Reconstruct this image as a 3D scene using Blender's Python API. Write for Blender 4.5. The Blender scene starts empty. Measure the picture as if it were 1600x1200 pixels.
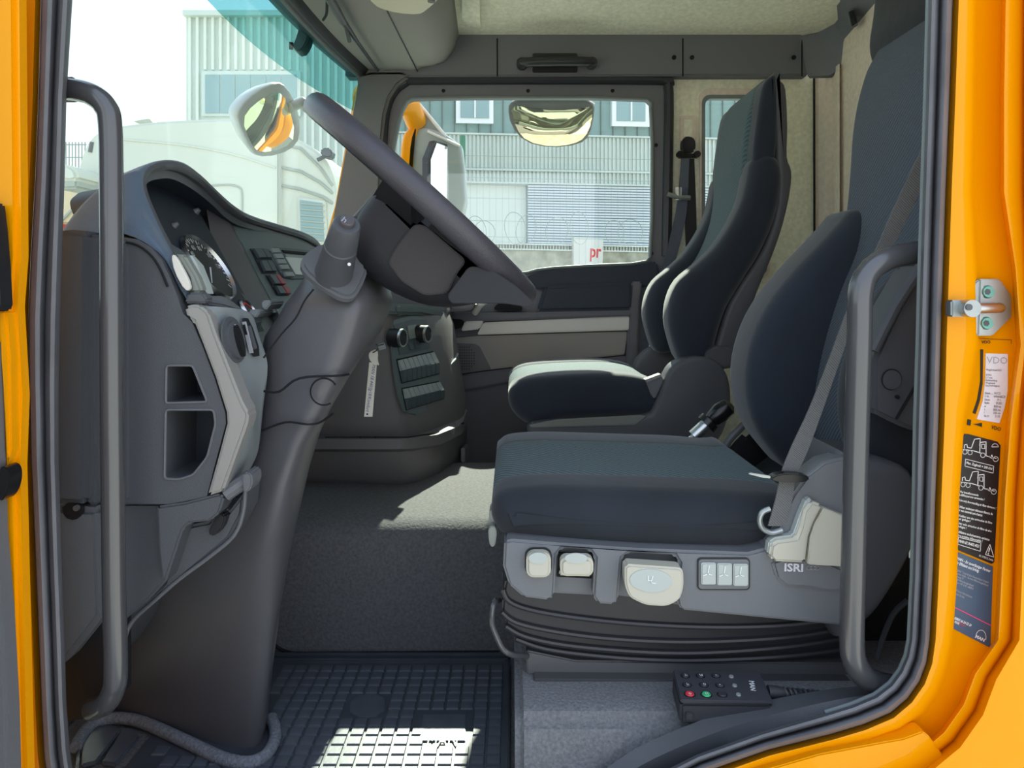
import bpy, bmesh, math, random
from mathutils import Vector as V, Matrix
from mathutils.geometry import tessellate_polygon
random.seed(7)
C = bpy.context.scene.collection
sc = bpy.context.scene
# ------------------------------------------------------------------ camera, sky, sun, exposure
F, CX, HY, EZ = 1150.0, 800.0, 450.0, 1.8       # focal length (px), vanishing point, eye height
cam_d = bpy.data.cameras.new('camera'); cam = bpy.data.objects.new('camera', cam_d); C.objects.link(cam)
cam.location = (0, 0, EZ); cam.rotation_euler = (math.radians(90), 0, 0)
cam_d.sensor_width = 36; cam_d.lens = 36 * F / 1600; cam_d.shift_y = -150 / 1600
cam_d.clip_start = 0.05; cam_d.clip_end = 500
sc.camera = cam
w = bpy.data.worlds.new('sky'); sc.world = w; w.use_nodes = True
nt = w.node_tree; nt.nodes.clear()
out = nt.nodes.new('ShaderNodeOutputWorld'); bg = nt.nodes.new('ShaderNodeBackground')
tc = nt.nodes.new('ShaderNodeTexCoord'); sx = nt.nodes.new('ShaderNodeSeparateXYZ')
nz = nt.nodes.new('ShaderNodeTexNoise'); nz.inputs['Scale'].default_value = 2.2; nz.inputs['Detail'].default_value = 5
rp = nt.nodes.new('ShaderNodeValToRGB'); rp.color_ramp.elements[0].color = (0.98, 0.99, 1.0, 1); rp.color_ramp.elements[1].color = (0.62, 0.76, 1.0, 1)
rp.color_ramp.elements[0].position = 0.05; rp.color_ramp.elements[1].position = 0.9
ad = nt.nodes.new('ShaderNodeMath'); ad.operation = 'MULTIPLY_ADD'; ad.inputs[1].default_value = 0.35
nt.links.new(tc.outputs['Generated'], sx.inputs[0]); nt.links.new(tc.outputs['Generated'], nz.inputs['Vector'])
nt.links.new(nz.outputs['Fac'], ad.inputs[0]); nt.links.new(sx.outputs['Z'], ad.inputs[2])
nt.links.new(ad.outputs[0], rp.inputs[0]); nt.links.new(rp.outputs[0], bg.inputs['Color'])
bg.inputs['Strength'].default_value = 1.2
nt.links.new(bg.outputs[0], out.inputs[0])
sun_d = bpy.data.lights.new('sun', 'SUN'); sun_d.energy = 9.5; sun_d.angle = math.radians(0.6); sun_d.color = (1.0, 0.96, 0.80)
sun = bpy.data.objects.new('sun', sun_d); C.objects.link(sun)
sun.rotation_euler = V((0.03, 0.765, 0.64)).to_track_quat('Z', 'Y').to_euler()
sc.view_settings.view_transform = 'Standard'; sc.view_settings.look = 'None'
sc.view_settings.gamma = 1.0; sc.view_settings.use_curve_mapping = False
sc.view_settings.exposure = 0.52
sc.cycles.max_bounces = 10; sc.cycles.transparent_max_bounces = 24; sc.cycles.diffuse_bounces = 5
sc.cycles.use_denoising = True

# ------------------------------------------------------------------ helpers
def P(px, py, Y): return V(((px - CX) * Y / F, Y, EZ + (HY - py) * Y / F))
def lin(c): return tuple(((x/255)/12.92 if x/255 <= .04045 else ((x/255+.055)/1.055)**2.4) for x in c)
MATS = {}
OUTDOOR = {'gravel', 'clad_teal', 'clad_white', 'clad_joint', 'wall_plain', 'shutter', 'shutter_gap', 'stone', 'window_dark', 'truck_white', 'truck_shade', 'fence_green', 'wire', 'bus_red', 'bus_cream', 'mirror', 'mirror_warm', 'chrome', 'steel', 'print_white', 'paper', 'label_white', 'void', 'screen', 'sticker_black', 'yellow', 'lamp_lens', 'beige_lever'}
def mat(name, rgb, rough=.5, metal=0, bump=None, coat=0, var=0, emit=0, spec=.5, wave=None, vs=4, weave=None, sheen=0):
    m = bpy.data.materials.new(name); m.use_nodes = True; n = m.node_tree; b = n.nodes['Principled BSDF']
    c = tuple(min(.88, x*(1 if name in OUTDOOR else 1.3)) for x in lin(rgb)) + (1,)
    b.inputs['Base Color'].default_value = c; b.inputs['Roughness'].default_value = rough; b.inputs['Metallic'].default_value = metal
    b.inputs['Coat Weight'].default_value = coat; b.inputs['Coat Roughness'].default_value = .03
    b.inputs['Specular IOR Level'].default_value = spec; b.inputs['Sheen Weight'].default_value = sheen
    t = n.nodes.new('ShaderNodeTexCoord')
    if var:
        z = n.nodes.new('ShaderNodeTexNoise'); z.inputs['Scale'].default_value = vs; z.inputs['Detail'].default_value = 6
        r = n.nodes.new('ShaderNodeValToRGB'); r.color_ramp.elements[0].position = .3; r.color_ramp.elements[1].position = .7
        r.color_ramp.elements[0].color = tuple(x*(1-var) for x in c[:3]) + (1,); r.color_ramp.elements[1].color = tuple(min(1, x*(1+var)) for x in c[:3]) + (1,)
        n.links.new(t.outputs['Object'], z.inputs['Vector']); n.links.new(z.outputs['Fac'], r.inputs[0]); n.links.new(r.outputs[0], b.inputs['Base Color'])
    h = None
    if bump:
        z = n.nodes.new('ShaderNodeTexNoise'); z.inputs['Scale'].default_value = bump[0]; z.inputs['Detail'].default_value = 3
        n.links.new(t.outputs['Object'], z.inputs['Vector']); h = z.outputs['Fac']; st = bump[1]
    if weave:                                  # woven cloth: ribs across, colour and height
        wv = n.nodes.new('ShaderNodeTexWave'); wv.inputs['Scale'].default_value = weave[0]; wv.bands_direction = 'DIAGONAL'
        wv.inputs['Distortion'].default_value = 0.6; wv.inputs['Detail'].default_value = 1
        vo = n.nodes.new('ShaderNodeTexVoronoi'); vo.inputs['Scale'].default_value = weave[0] * 4
        mx = n.nodes.new('ShaderNodeMath'); mx.operation = 'MULTIPLY_ADD'; mx.inputs[1].default_value = .5
        n.links.new(t.outputs['Object'], wv.inputs['Vector']); n.links.new(t.outputs['Object'], vo.inputs['Vector'])
        n.links.new(vo.outputs['Distance'], mx.inputs[0]); n.links.new(wv.outputs['Fac'], mx.inputs[2]); h = mx.outputs[0]; st = weave[1]
        r = n.nodes.new('ShaderNodeValToRGB'); r.color_ramp.elements[0].color = tuple(x*.6 for x in c[:3]) + (1,); r.color_ramp.elements[1].color = tuple(x*1.4 for x in c[:3]) + (1,)
        n.links.new(h, r.inputs[0]); n.links.new(r.outputs[0], b.inputs['Base Color'])
    if h is not None:
        bp = n.nodes.new('ShaderNodeBump'); bp.inputs['Strength'].default_value = st; bp.inputs['Distance'].default_value = .002
        n.links.new(h, bp.inputs['Height']); n.links.new(bp.outputs[0], b.inputs['Normal'])
    if emit:
        b.inputs['Emission Color'].default_value = c; b.inputs['Emission Strength'].default_value = emit
    MATS[name] = m; return m
def glass(name, rgb, refl=.05, rough=0.0):
    m = bpy.data.materials.new(name); m.use_nodes = True; n = m.node_tree; n.nodes.clear()
    o = n.nodes.new('ShaderNodeOutputMaterial'); t = n.nodes.new('ShaderNodeBsdfTransparent'); g = n.nodes.new('ShaderNodeBsdfGlossy')
    t.inputs[0].default_value = rgb + (1,); g.inputs['Roughness'].default_value = rough; x = n.nodes.new('ShaderNodeMixShader')
    x.inputs[0].default_value = refl; n.links.new(t.outputs[0], x.inputs[1]); n.links.new(g.outputs[0], x.inputs[2]); n.links.new(x.outputs[0], o.inputs[0])
    MATS[name] = m; return m
M = MATS
mat('yellow', (252, 158, 0), .32, coat=.3, spec=.1, bump=(3, .02))
mat('rubber', (88, 88, 92), .55, bump=(90, .15), var=.18, vs=14)
mat('rubber_edge', (108, 116, 116), .6)
mat('dash', (74, 76, 80), .42, bump=(700, .25))
mat('dash_soft', (72, 88, 106), .6, bump=(900, .5), sheen=.2)  # blue sheen of the sky through the windscreen is put into this colour
mat('dash_mid', (92, 93, 96), .5, bump=(700, .2))
mat('dash_brown', (78, 74, 78), .5, bump=(700, .15))
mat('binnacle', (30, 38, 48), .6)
mat('switch_face', (118, 124, 126), .45, bump=(600, .15))
mat('silver', (138, 135, 131), .42, metal=.15, bump=(900, .2), var=.05)
mat('silver_side', (120, 124, 118), .45, metal=.1)
mat('black', (24, 25, 28), .5)
mat('black_gloss', (20, 20, 22), .25)
mat('void', (14, 15, 18), .8)
mat('key', (66, 76, 80), .45)
mat('key_top', (128, 138, 138), .4)
mat('red_key', (150, 60, 66), .5)
mat('screen', (214, 224, 220), .3)
mat('lcd', (120, 130, 126), .25)
mat('chrome', (200, 204, 206), .3, metal=1)
mat('steel', (170, 176, 176), .38, metal=.85, var=.12, vs=30)
mat('steel_teal', (100, 150, 140), .35, metal=.8)
mat('bar_metal', (80, 80, 82), .25, metal=.35, coat=.3)
mat('column', (80, 79, 82), .33, bump=(800, .15))
mat('wheel_leather', (62, 60, 66), .36, bump=(420, .35))
mat('wheel_hub', (46, 41, 43), .6, bump=(600, .35))
mat('wheel_dark', (27, 28, 33), .6, bump=(600, .25))
mat('console', (90, 88, 88), .55, bump=(700, .2))
mat('console_teal', (84, 96, 98), .42, bump=(700, .15))
mat('carpet', (104, 105, 107), .95, bump=(260, 1.0), var=.25, vs=220)
mat('tunnel_carpet', (88, 88, 90), .95, bump=(200, .9), var=.22, vs=160)
mat('felt', (112, 116, 124), .95, bump=(300, .9), var=.3, vs=200)
mat('mat_rubber', (62, 66, 74), .42, bump=(60, .15), var=.15, vs=20)
mat('mat_tile', (76, 81, 90), .42, bump=(60, .2), var=.15, vs=30)
mat('velour', (28, 36, 48), .85, bump=(40, .25), sheen=.35, var=.15, vs=6)
mat('velour_side', (25, 30, 38), .85, bump=(30, .5), sheen=.2, var=.25, vs=10)
mat('weave', (56, 74, 80), .85, weave=(42, .55), sheen=.15)
mat('weave_dark', (62, 70, 80), .85, weave=(60, .5), sheen=.1)
mat('shroud', (100, 102, 106), .45, bump=(900, .15))
mat('shroud_dark', (76, 77, 82), .5, bump=(900, .15))
mat('beige_lever', (196, 192, 176), .4)
mat('beige_dish', (164, 170, 166), .35)
mat('bellows', (44, 44, 47), .33)
mat('rail', (84, 84, 86), .45, metal=.2)
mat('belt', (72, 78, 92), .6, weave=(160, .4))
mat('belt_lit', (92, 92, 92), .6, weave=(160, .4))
mat('lining', (228, 214, 194), .95, bump=(160, .9), var=.10, vs=70)
mat('lining_pillar', (206, 194, 180), .95, bump=(160, .6), var=.08, vs=60)
mat('overhead', (126, 124, 120), .6, bump=(600, .2))
mat('roof_band', (98, 100, 107), .6, bump=(600, .2))
mat('header_black', (40, 42, 48), .4)
mat('lamp_lens', (220, 214, 190), .35)
mat('door_panel', (98, 99, 106), .6, bump=(600, .2))
mat('door_navy', (40, 48, 60), .6, bump=(500, .3))
mat('door_silver', (208, 206, 200), .45, bump=(500, .1))
mat('door_gray', (142, 140, 136), .6, bump=(500, .25))
mat('white', (236, 238, 234), .35, coat=.4)
mat('mirror', (246, 248, 246), .02, metal=1)
mat('mirror_warm', (246, 232, 196), .02, metal=1)  # warm tint puts the reflection of yellowish surroundings into the glass colour
mat('mirror_shell', (150, 160, 162), .35)
mat('paper', (226, 222, 212), .8)
mat('ink', (60, 66, 120), .8)
mat('print_white', (238, 240, 240), .6)
mat('print_gray', (150, 150, 156), .6)
mat('print_black', (28, 26, 22), .6)
mat('print_red', (200, 50, 50), .6)
mat('pink', (214, 60, 110), .6)
mat('sticker_black', (30, 31, 34), .45)
mat('sticker_blue', (62, 82, 104), .4)
mat('label_white', (226, 226, 232), .4, var=.06, vs=60)
mat('remote', (50, 51, 55), .5, bump=(900, .2))
mat('remote_top', (58, 59, 64), .45)
mat('green', (60, 170, 110), .4)
mat('red', (204, 50, 62), .4)
mat('grey_dot', (130, 132, 134), .4)
mat('clad_teal', (136, 160, 156), .6, var=.04)
mat('clad_white', (206, 213, 206), .6, var=.05, vs=.6)
mat('clad_joint', (120, 130, 124), .8)
mat('wall_plain', (222, 225, 216), .8, var=.04, vs=.5)
mat('shutter', (212, 218, 222), .5)
mat('shutter_gap', (150, 162, 166), .8)
mat('stone', (176, 172, 152), .9, bump=(3, 1), var=.3, vs=4)
mat('window_dark', (150, 174, 176), .15)
mat('truck_white', (212, 212, 200), .35, coat=.5)
mat('truck_shade', (172, 175, 166), .5)
mat('fence_green', (66, 120, 96), .5)
mat('wire', (150, 162, 156), .5)
mat('gravel', (176, 176, 168), .95, bump=(12, 1), var=.2, vs=5)
mat('bus_red', (196, 70, 48), .5)
mat('bus_cream', (222, 200, 166), .6)
glass('pane', (.93, .98, .96), .05)
glass('windscreen', (.90, .97, .95), .045)
glass('tint', (.52, .76, .77), .05)
glass('gauge_lens', (.9, .92, .95), .10)

TOPS = []
class MB:
    def __init__(s): s.v = []; s.f = []
    def add(s, vs, fs):
        k = len(s.v); s.v += [V(a) for a in vs]; s.f += [tuple(i + k for i in f) for f in fs]; return s
    def box(s, a, b):
        x0, y0, z0 = a; x1, y1, z1 = b
        return s.add([(x0,y0,z0),(x1,y0,z0),(x1,y1,z0),(x0,y1,z0),(x0,y0,z1),(x1,y0,z1),(x1,y1,z1),(x0,y1,z1)],
                     [(0,3,2,1),(4,5,6,7),(0,1,5,4),(1,2,6,5),(2,3,7,6),(3,0,4,7)])
    def prism(s, pts, vec):
        n = len(pts); vec = V(vec); p = [V(a) for a in pts]
        return s.add(p + [a + vec for a in p], [tuple(range(n))[::-1], tuple(range(n, 2*n))] + [(i, (i+1) % n, n+(i+1) % n, n+i) for i in range(n)])
    def loft(s, rings, closed=True, cap=True):
        n = len(rings[0]); vs = [p for r in rings for p in r]; fs = []
        for k in range(len(rings)-1):
            for i in range(n if closed else n-1):
                j = (i+1) % n; fs.append((k*n+i, k*n+j, (k+1)*n+j, (k+1)*n+i))
        if cap and closed: fs += [tuple(range(n))[::-1], tuple(range((len(rings)-1)*n, len(rings)*n))]
        return s.add(vs, fs)
    def tube(s, path, r, seg=12, cap=True, flat=None):
        path = [V(p) for p in path]; rings = []; up = None
        for i, p in enumerate(path):
            d = (path[min(i+1, len(path)-1)] - path[max(i-1, 0)]).normalized()
            if up is None: up = d.orthogonal().normalized()
            up = (up - d * up.dot(d)).normalized(); sd = d.cross(up); rr = r[i] if isinstance(r, (list, tuple)) else r
            rings.append([p + (up*math.cos(a) + sd*math.sin(a)) * rr for a in [2*math.pi*k/seg for k in range(seg)]])
        return s.loft(rings, True, cap)
    def disc(s, c, n, r, h, seg=20, r2=None):
        c = V(c); n = V(n).normalized(); return s.tube([c, c + n*h], [r, r if r2 is None else r2], seg)
    def sheet(s, rows, thick=None):        # grid rows of points; thick = vector for a solid slab
        m, n = len(rows), len(rows[0]); vs = [V(p) for r in rows for p in r]
        fs = [(i*n+j, i*n+j+1, (i+1)*n+j+1, (i+1)*n+j) for i in range(m-1) for j in range(n-1)]
        if thick is None: return s.add(vs, fs)
        t = V(thick); k = len(vs); b = [j for j in range(n)] + [i*n+n-1 for i in range(1, m)] + [(m-1)*n+j for j in range(n-2, -1, -1)] + [i*n for i in range(m-2, 0, -1)]
        fs2 = fs + [tuple(k + q for q in f)[::-1] for f in fs] + [(b[(i+1) % len(b)], b[i], k+b[i], k+b[(i+1) % len(b)]) for i in range(len(b))]
        return s.add(vs + [a + t for a in vs], fs2)
def mesh(name, mb, m, bev=0, seg=2, smooth=True, ang=35):
    me = bpy.data.meshes.new(name); me.from_pydata([tuple(v) for v in mb.v], [], mb.f)
    bm = bmesh.new(); bm.from_mesh(me); bmesh.ops.remove_doubles(bm, verts=bm.verts, dist=1e-6)
    bmesh.ops.recalc_face_normals(bm, faces=bm.faces)
    if bev:
        es = [e for e in bm.edges if len(e.link_faces) == 2 and e.calc_face_angle(0) > math.radians(28)]
        bmesh.ops.bevel(bm, geom=es, offset=bev, segments=seg, affect='EDGES', clamp_overlap=True)
    bm.to_mesh(me); bm.free()
    if smooth:
        me.polygons.foreach_set('use_smooth', [True]*len(me.polygons)); me.set_sharp_from_angle(angle=math.radians(ang))
    me.materials.append(M[m]); return me
def obj(name, mb, m, parent=None, label=None, cat=None, kind=None, group=None, **k):
    me = mb if isinstance(mb, bpy.types.Mesh) else mesh(name, mb, m, **k)
    o = bpy.data.objects.new(name, me); C.objects.link(o)
    if parent: o.parent = parent
    else: TOPS.append(o)
    if label: o['label'] = label
    if cat: o['category'] = cat
    if kind: o['kind'] = kind
    if group: o['group'] = group
    return o
def thing(name, label, cat, group=None, kind=None):
    o = bpy.data.objects.new(name, None); C.objects.link(o); o.empty_display_size = .05; o['label'] = label
    if cat: o['category'] = cat
    if group: o['group'] = group
    if kind: o['kind'] = kind
    TOPS.append(o); return o
def chaikin(p, it=2, closed=True):
    for _ in range(it):
        q = []; n = len(p)
        for i in range(n if closed else n-1):
            a, b = p[i], p[(i+1) % n]; q += [tuple(x*.75+y*.25 for x, y in zip(a, b)), tuple(x*.25+y*.75 for x, y in zip(a, b))]
        if not closed: q = [tuple(p[0])] + q + [tuple(p[-1])]
        p = q
    return p
def cr(p, k=5, closed=True):
    n = len(p); o = []
    for i in range(n if closed else n-1):
        g = (lambda j: p[j % n]) if closed else (lambda j: p[max(0, min(n-1, j))])
        a, b, c, d = g(i-1), g(i), g(i+1), g(i+2)
        for s in range(k):
            t = s/k
            o.append(tuple(.5*(2*B + (Cc-A)*t + (2*A-5*B+4*Cc-D)*t*t + (3*B-A-3*Cc+D)*t**3) for A, B, Cc, D in zip(a, b, c, d)))
    if not closed: o.append(tuple(p[-1]))
    return o
def PX(pts, Y): return [P(a[0], a[1], a[2] if len(a) > 2 else Y) for a in pts]
def ext(pts, Yr, Y0, Y1):                      # outline seen at depth Yr, extruded straight across the cab
    return MB().prism([V((q.x, Y0, q.z)) for q in PX(pts, Yr)], (0, Y1-Y0, 0))
def soft(pts, Yr, Y0, Y1, r, k=4, n=6, crown=0):  # cushion: smooth outline, rounded both ends
    pr = [(q.x, q.z) for q in PX(pts, Yr)]
    if k: pr = cr(pr, k)
    m = len(pr); ar = sum(pr[i][0]*pr[(i+1) % m][1] - pr[(i+1) % m][0]*pr[i][1] for i in range(m)); sg = 1 if ar > 0 else -1
    nr = []
    for i in range(m):
        a, b = V(pr[i-2]), V(pr[(i+2) % m]); d = (b-a).normalized(); nr.append(V((-d.y, d.x))*sg)
    def ring(ins, Y): return [V((pr[i][0]+nr[i].x*ins, Y, pr[i][1]+nr[i].y*ins)) for i in range(m)]
    R = []
    if crown: R.append(ring(r*2.2, Y0-crown))
    for j in range(n+1):
        a = math.pi/2*j/n; R.append(ring(r*(1-math.sin(a)), Y0 + r*(1-math.cos(a))))
    for j in range(n, -1, -1):
        a = math.pi/2*j/n; R.append(ring(r*(1-math.sin(a)), Y1 - r*(1-math.cos(a))))
    return MB().loft(R)
def rnd(p, r, n=3):                            # outline with filleted corners
    o = []; m = len(p)
    for i in range(m):
        a, b, c = V(p[i-1]), V(p[i]), V(p[(i+1) % m]); d1, d2 = (a-b), (c-b); t = min(r, d1.length*.45, d2.length*.45)
        if t < 1e-6: continue
        s0, s1 = b+d1.normalized()*t, b+d2.normalized()*t
        for k in range(n+1):
            u = k/n; o.append(tuple(s0*(1-u)**2 + b*2*u*(1-u) + s1*u*u))
    return o
class PL:
    def __init__(s, A, B, Cc):
        s.o = V(A); s.n = (V(B)-s.o).cross(V(Cc)-s.o).normalized()
        if s.n.dot(V((0, 0, EZ)) - s.o) < 0: s.n = -s.n
    def hit(s, px, py, off=0):
        d = P(px, py, 1) - V((0, 0, EZ)); e = V((0, 0, EZ)); t = ((s.o + s.n*off) - e).dot(s.n) / d.dot(s.n); return e + d*t
    def plate(s, pts, h, base=-.001): return MB().prism([s.hit(*p) + s.n*base for p in pts], s.n*(h-base))
def YP(Y): return PL((0, Y, 0), (1, Y, 0), (0, Y, 1))
def ZP(z): return PL((0, 0, EZ+z), (1, 0, EZ+z), (0, 1, EZ+z))
def holed(pts, holes, Yr, Y0, thick, depth, back=False):     # facade plate facing the camera with real openings
    mb = MB(); loops = [[V((q.x, Y0, q.z)) for q in PX(l, Yr)] for l in [pts] + holes]
    flat = [p for l in loops for p in l]; tr = tessellate_polygon([[V((p.x, p.z, 0)) for p in l] for l in loops])
    mb.add(flat, tr)
    for i, l in enumerate(loops):
        d = thick if i == 0 else depth; n = len(l); mb.add(l + [p + V((0, d, 0)) for p in l], [(j, (j+1) % n, n+(j+1) % n, n+j) for j in range(n)] + ([tuple(range(n, 2*n))] if (back and i) else []))
    return mb
def text(name, body, pl, p0, p1, m, parent, h=None, wt=0, off=.0008, kind='stuff', sp=1.0, italic=0):
    cu = bpy.data.curves.new('t', 'FONT'); cu.body = body; cu.offset = wt; cu.space_line = sp; cu.resolution_u = 2; cu.shear = italic
    o = bpy.data.objects.new('t', cu); me = bpy.data.meshes.new_from_object(o); bpy.data.objects.remove(o)
    xs = [v.co.x for v in me.vertices]; ys = [v.co.y for v in me.vertices]
    x0, x1, y1 = min(xs), max(xs), max(ys); y0 = min(ys)
    a, b = pl.hit(*p0), pl.hit(*p1); u = b-a; L = u.length; u.normalize(); vdir = pl.n.cross(u); s = L/(x1-x0); sy = s if h is None else h/(y1-y0)
    for q in me.vertices: q.co = a + pl.n*off + u*((q.co.x-x0)*s) + vdir*((q.co.y-y1)*sy)
    me.materials.clear(); me.materials.append(M[m]); return obj(name, me, m, parent, kind=kind)
def polyl(pl, pts, wpx, m, name, parent, off=.0009, closed=False, Y=.93):       # printed line
    mb = MB(); q = list(pts) + ([pts[0]] if closed else [])
    for a, b in zip(q, q[1:]):
        A, B = pl.hit(*a), pl.hit(*b); d = (B-A)
        if d.length < 1e-6: continue
        sd = pl.n.cross(d.normalized())*(wpx*Y/F/2); e = d.normalized()*(wpx*Y/F*.3)
        mb.add([A-sd-e+pl.n*off, B-sd+e+pl.n*off, B+sd+e+pl.n*off, A+sd-e+pl.n*off], [(0, 1, 2, 3)])
    return obj(name, mb, m, parent, kind='stuff', smooth=False)
def circ(cx, cy, rx, ry=None, n=20, a0=0, a1=360, rot=0):
    ry = ry or rx; o = []; k = n if a1-a0 >= 360 else n+1; c, s_ = math.cos(math.radians(rot)), math.sin(math.radians(rot))
    for i in range(k):
        a = math.radians(a0 + (a1-a0)*i/n); x, y = rx*math.cos(a), ry*math.sin(a); o.append((cx+x*c-y*s_, cy+x*s_+y*c))
    return o
def rrect(x0, y0, x1, y1, r, n=4):
    o = []
    for cx, cy, a in ((x1-r, y0+r, -90), (x1-r, y1-r, 0), (x0+r, y1-r, 90), (x0+r, y0+r, 180)):
        o += [(cx + r*math.cos(math.radians(a+90*i/n)), cy + r*math.sin(math.radians(a+90*i/n))) for i in range(n+1)]
    return o
def ribbon(L, R, th=.0025):
    return MB().sheet([[a, b] for a, b in zip(L, R)], (0, th, 0))
def seam(name, pts, Y, r, m, parent, k=4):
    return obj(name, MB().tube([P(*q) for q in cr([(a[0], a[1], a[2] if len(a) > 2 else Y) for a in pts], k, False)], r, 6), m, parent)

# ------------------------------------------------------------------ STRUCTURE: ground, cab shell
obj('ground', MB().box((-60, -20, -.05), (60, 70, 0)), 'gravel', kind='structure', label='pale gravel yard around the truck', smooth=False)
YA, YB = .93, 2.76                              # inner faces of the two cab sides
fl = obj('floor', MB().box((-.78, .9, EZ-.85), (1.2, 2.74, EZ-.772)), 'carpet', kind='structure', label='grey cab floor')
tb = MB(); prof = [(1.55, -.78), (1.55, -.545), (1.56, -.522), (1.58, -.507), (1.62, -.5), (2.10, -.5), (2.15, -.51), (2.17, -.54), (2.18, -.78)]
tb.loft([[V((x, y, EZ+z)) for y, z in prof] for x in (-.78, -.5, -.2, .2, 1.17)])
tun = obj('floor_tunnel', tb, 'tunnel_carpet', kind='structure', label='raised carpeted engine tunnel between the two seats')
obj('seam', MB().tube([P(*q) for q in cr([(425, 1005, 1.548), (450, 1019, 1.546), (500, 1021, 1.546), (780, 1019, 1.546)], 4, False)], .0035, 6), 'void', tun)
# seat platform at right: raised carpet
pb = MB(); prof = [(1.56, -.78), (1.56, -.575), (1.02, -.575), (.996, -.583), (.980, -.61), (.966, -.68), (.956, -.78)]
pb.loft([[V((x, y, EZ+z)) for y, z in prof] for x in (.004, .02, .08, .3, .6, 1.17)])
pf = obj('floor_platform', pb, 'carpet', bev=.012, seg=3, kind='structure', label='raised grey carpeted floor under the driver seat')
obj('wall_front', MB().box((-.84, .94, EZ-.85), (-.78, 2.76, EZ-.02)), 'dash', kind='structure')
# rear wall: lining above, black backing below painted in place of shade
rw = MB(); rw.box((1.17, .94, EZ-.25), (1.22, 2.78, EZ+.98))
wr = obj('wall_rear', rw, 'lining_pillar', kind='structure', label='beige fabric-lined rear wall of the cab')
obj('lower_panel', MB().box((1.165, .94, EZ-.85), (1.22, 2.78, EZ-.25)), 'black', wr)
cv = MB(); pts = [(1272, 2.735), (1278, 2.733), (1284, 2.722), (1290, 2.70), (1300, 2.69), (1308, 2.66), (1312, 2.60)]
cv.sheet([[P(a, 100, Y) for a, Y in pts], [V((P(a, 100, Y).x, Y, EZ-.7)) for a, Y in pts]], (.0, .03, 0))
obj('corner_cove', cv, 'lining_pillar', wr)
obj('trim_seam', MB().tube([P(1272, 122, 2.73), P(1273, 560, 2.73)], .004, 6), 'void', wr)
# right hand side wall behind the passenger door with a quarter window
wl = holed([(1040, 112), (1276, 112), (1276, 800), (1040, 800)], [rrect(1098, 151, 1196, 428, 12)], YB-.02, YB-.02, .05, .05)
ws = obj('wall_right', wl, 'lining', kind='structure', label='beige lined side wall behind the passenger door')
fr = holed(rrect(1093, 138, 1203, 436, 16), [rrect(1100, 152, 1196, 426, 11)], YB-.03, YB-.03, .03, .03)
obj('window_frame', fr, 'lining_pillar', ws)
obj('window_seal', holed(rrect(1097, 148, 1199, 430, 12), [rrect(1102, 154, 1193, 424, 10)], YB-.034, YB-.034, .01, .03), 'rubber_edge', ws)
w3 = obj('window_3', MB().prism(PX(rrect(1096, 148, 1199, 430, 10), YB+.015), (0, .005, 0)), 'pane', kind='structure', label='narrow quarter window behind the passenger door')
# ceiling and outer roof
cl = MB()
rows = []
for Y in (.93, 1.3, 1.7, 2.1, 2.45, 2.62, 2.72, 2.765):
    z = .975 - (.0 if Y < 2.4 else (Y-2.4)*.17) 
    rows.append([V((x, Y, EZ+z)) for x in (-.22, 0, .3, .6, .9, 1.2)])
cl.sheet(rows, (0, 0, .06))
ce = obj('ceiling', cl, 'lining', kind='structure', label='beige fabric headliner')
obj('ceiling_rib', MB().sheet([[P(722, -30, 2.3), P(748, -30, 2.3)], [P(722, 28, 2.5), P(750, 28, 2.5)], [P(735, 45, 2.68), P(752, 50, 2.7)]], (0, 0, .03)), 'lining', ce)
obj('roof_shell', MB().box((-.72, .9, EZ+.99), (1.24, 2.8, EZ+1.03)), 'yellow', kind='structure', label='yellow cab roof')
# -------- yellow body side with the driver's door opening
ys = [-450, -80, 150, 300, 360, 420, 480, 540, 600, 660, 720, 780, 900, 1000]
def ix(tab):
    k = [-450, -80, 150, 300, 420, 540, 660, 780, 900, 1000]; o = []
    for y in ys:
        for a in range(len(k)-1):
            if k[a] <= y <= k[a+1]:
                t = (y-k[a])/(k[a+1]-k[a]); o.append(tab[a]*(1-t)+tab[a+1]*t); break
    return o
OPx = ix([1500, 1492, 1484, 1478, 1474, 1470, 1467, 1462, 1458, 1453])
OP = [(x, y) for x, y in zip(OPx, ys)] + [(1448, 1035), (1437, 1065), (1418, 1092), (1392, 1114), (1350, 1132), (1300, 1147), (1200, 1172), (1100, 1207), (1000, 1262), (800, 1330), (500, 1350), (200, 1330), (100, 1290), (76, 1240), (68, 1180), (64, 1100), (60, 1000), (54, 860), (48, 720), (45, 600), (44, 500), (48, 400), (55, 280), (60, 150), (66, -80), (76, -450), (100, -500), (1480, -500)]
IPx = ix([1456, 1452, 1446, 1441, 1437, 1434, 1430, 1428, 1425, 1420])
IP = [(x, y) for x, y in zip(IPx, ys)] + [(1415, 1025), (1405, 1048), (1390, 1068), (1366, 1086), (1330, 1101), (1288, 1114), (1190, 1143), (1090, 1178), (985, 1230), (790, 1295), (500, 1310), (220, 1290), (135, 1250), (116, 1220), (109, 1170), (104, 1100), (101, 1000), (96, 860), (92, 720), (92, 600), (94, 500), (97, 400), (101, 280), (104, 150), (118, -80), (130, -440), (150, -460), (1440, -460)]
N = len(OP); NR = len(ys)
nm = []
for i in range(N):
    a, b = OP[i-1], OP[(i+1) % N]; dx, dy = b[0]-a[0], b[1]-a[1]; L = math.hypot(dx, dy); nm.append((dy/L, -dx/L))
cen = (760, 400)
nm = [(x, y) if (OP[i][0]-cen[0])*x + (OP[i][1]-cen[1])*y > 0 else (-x, -y) for i, (x, y) in enumerate(nm)]
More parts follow.
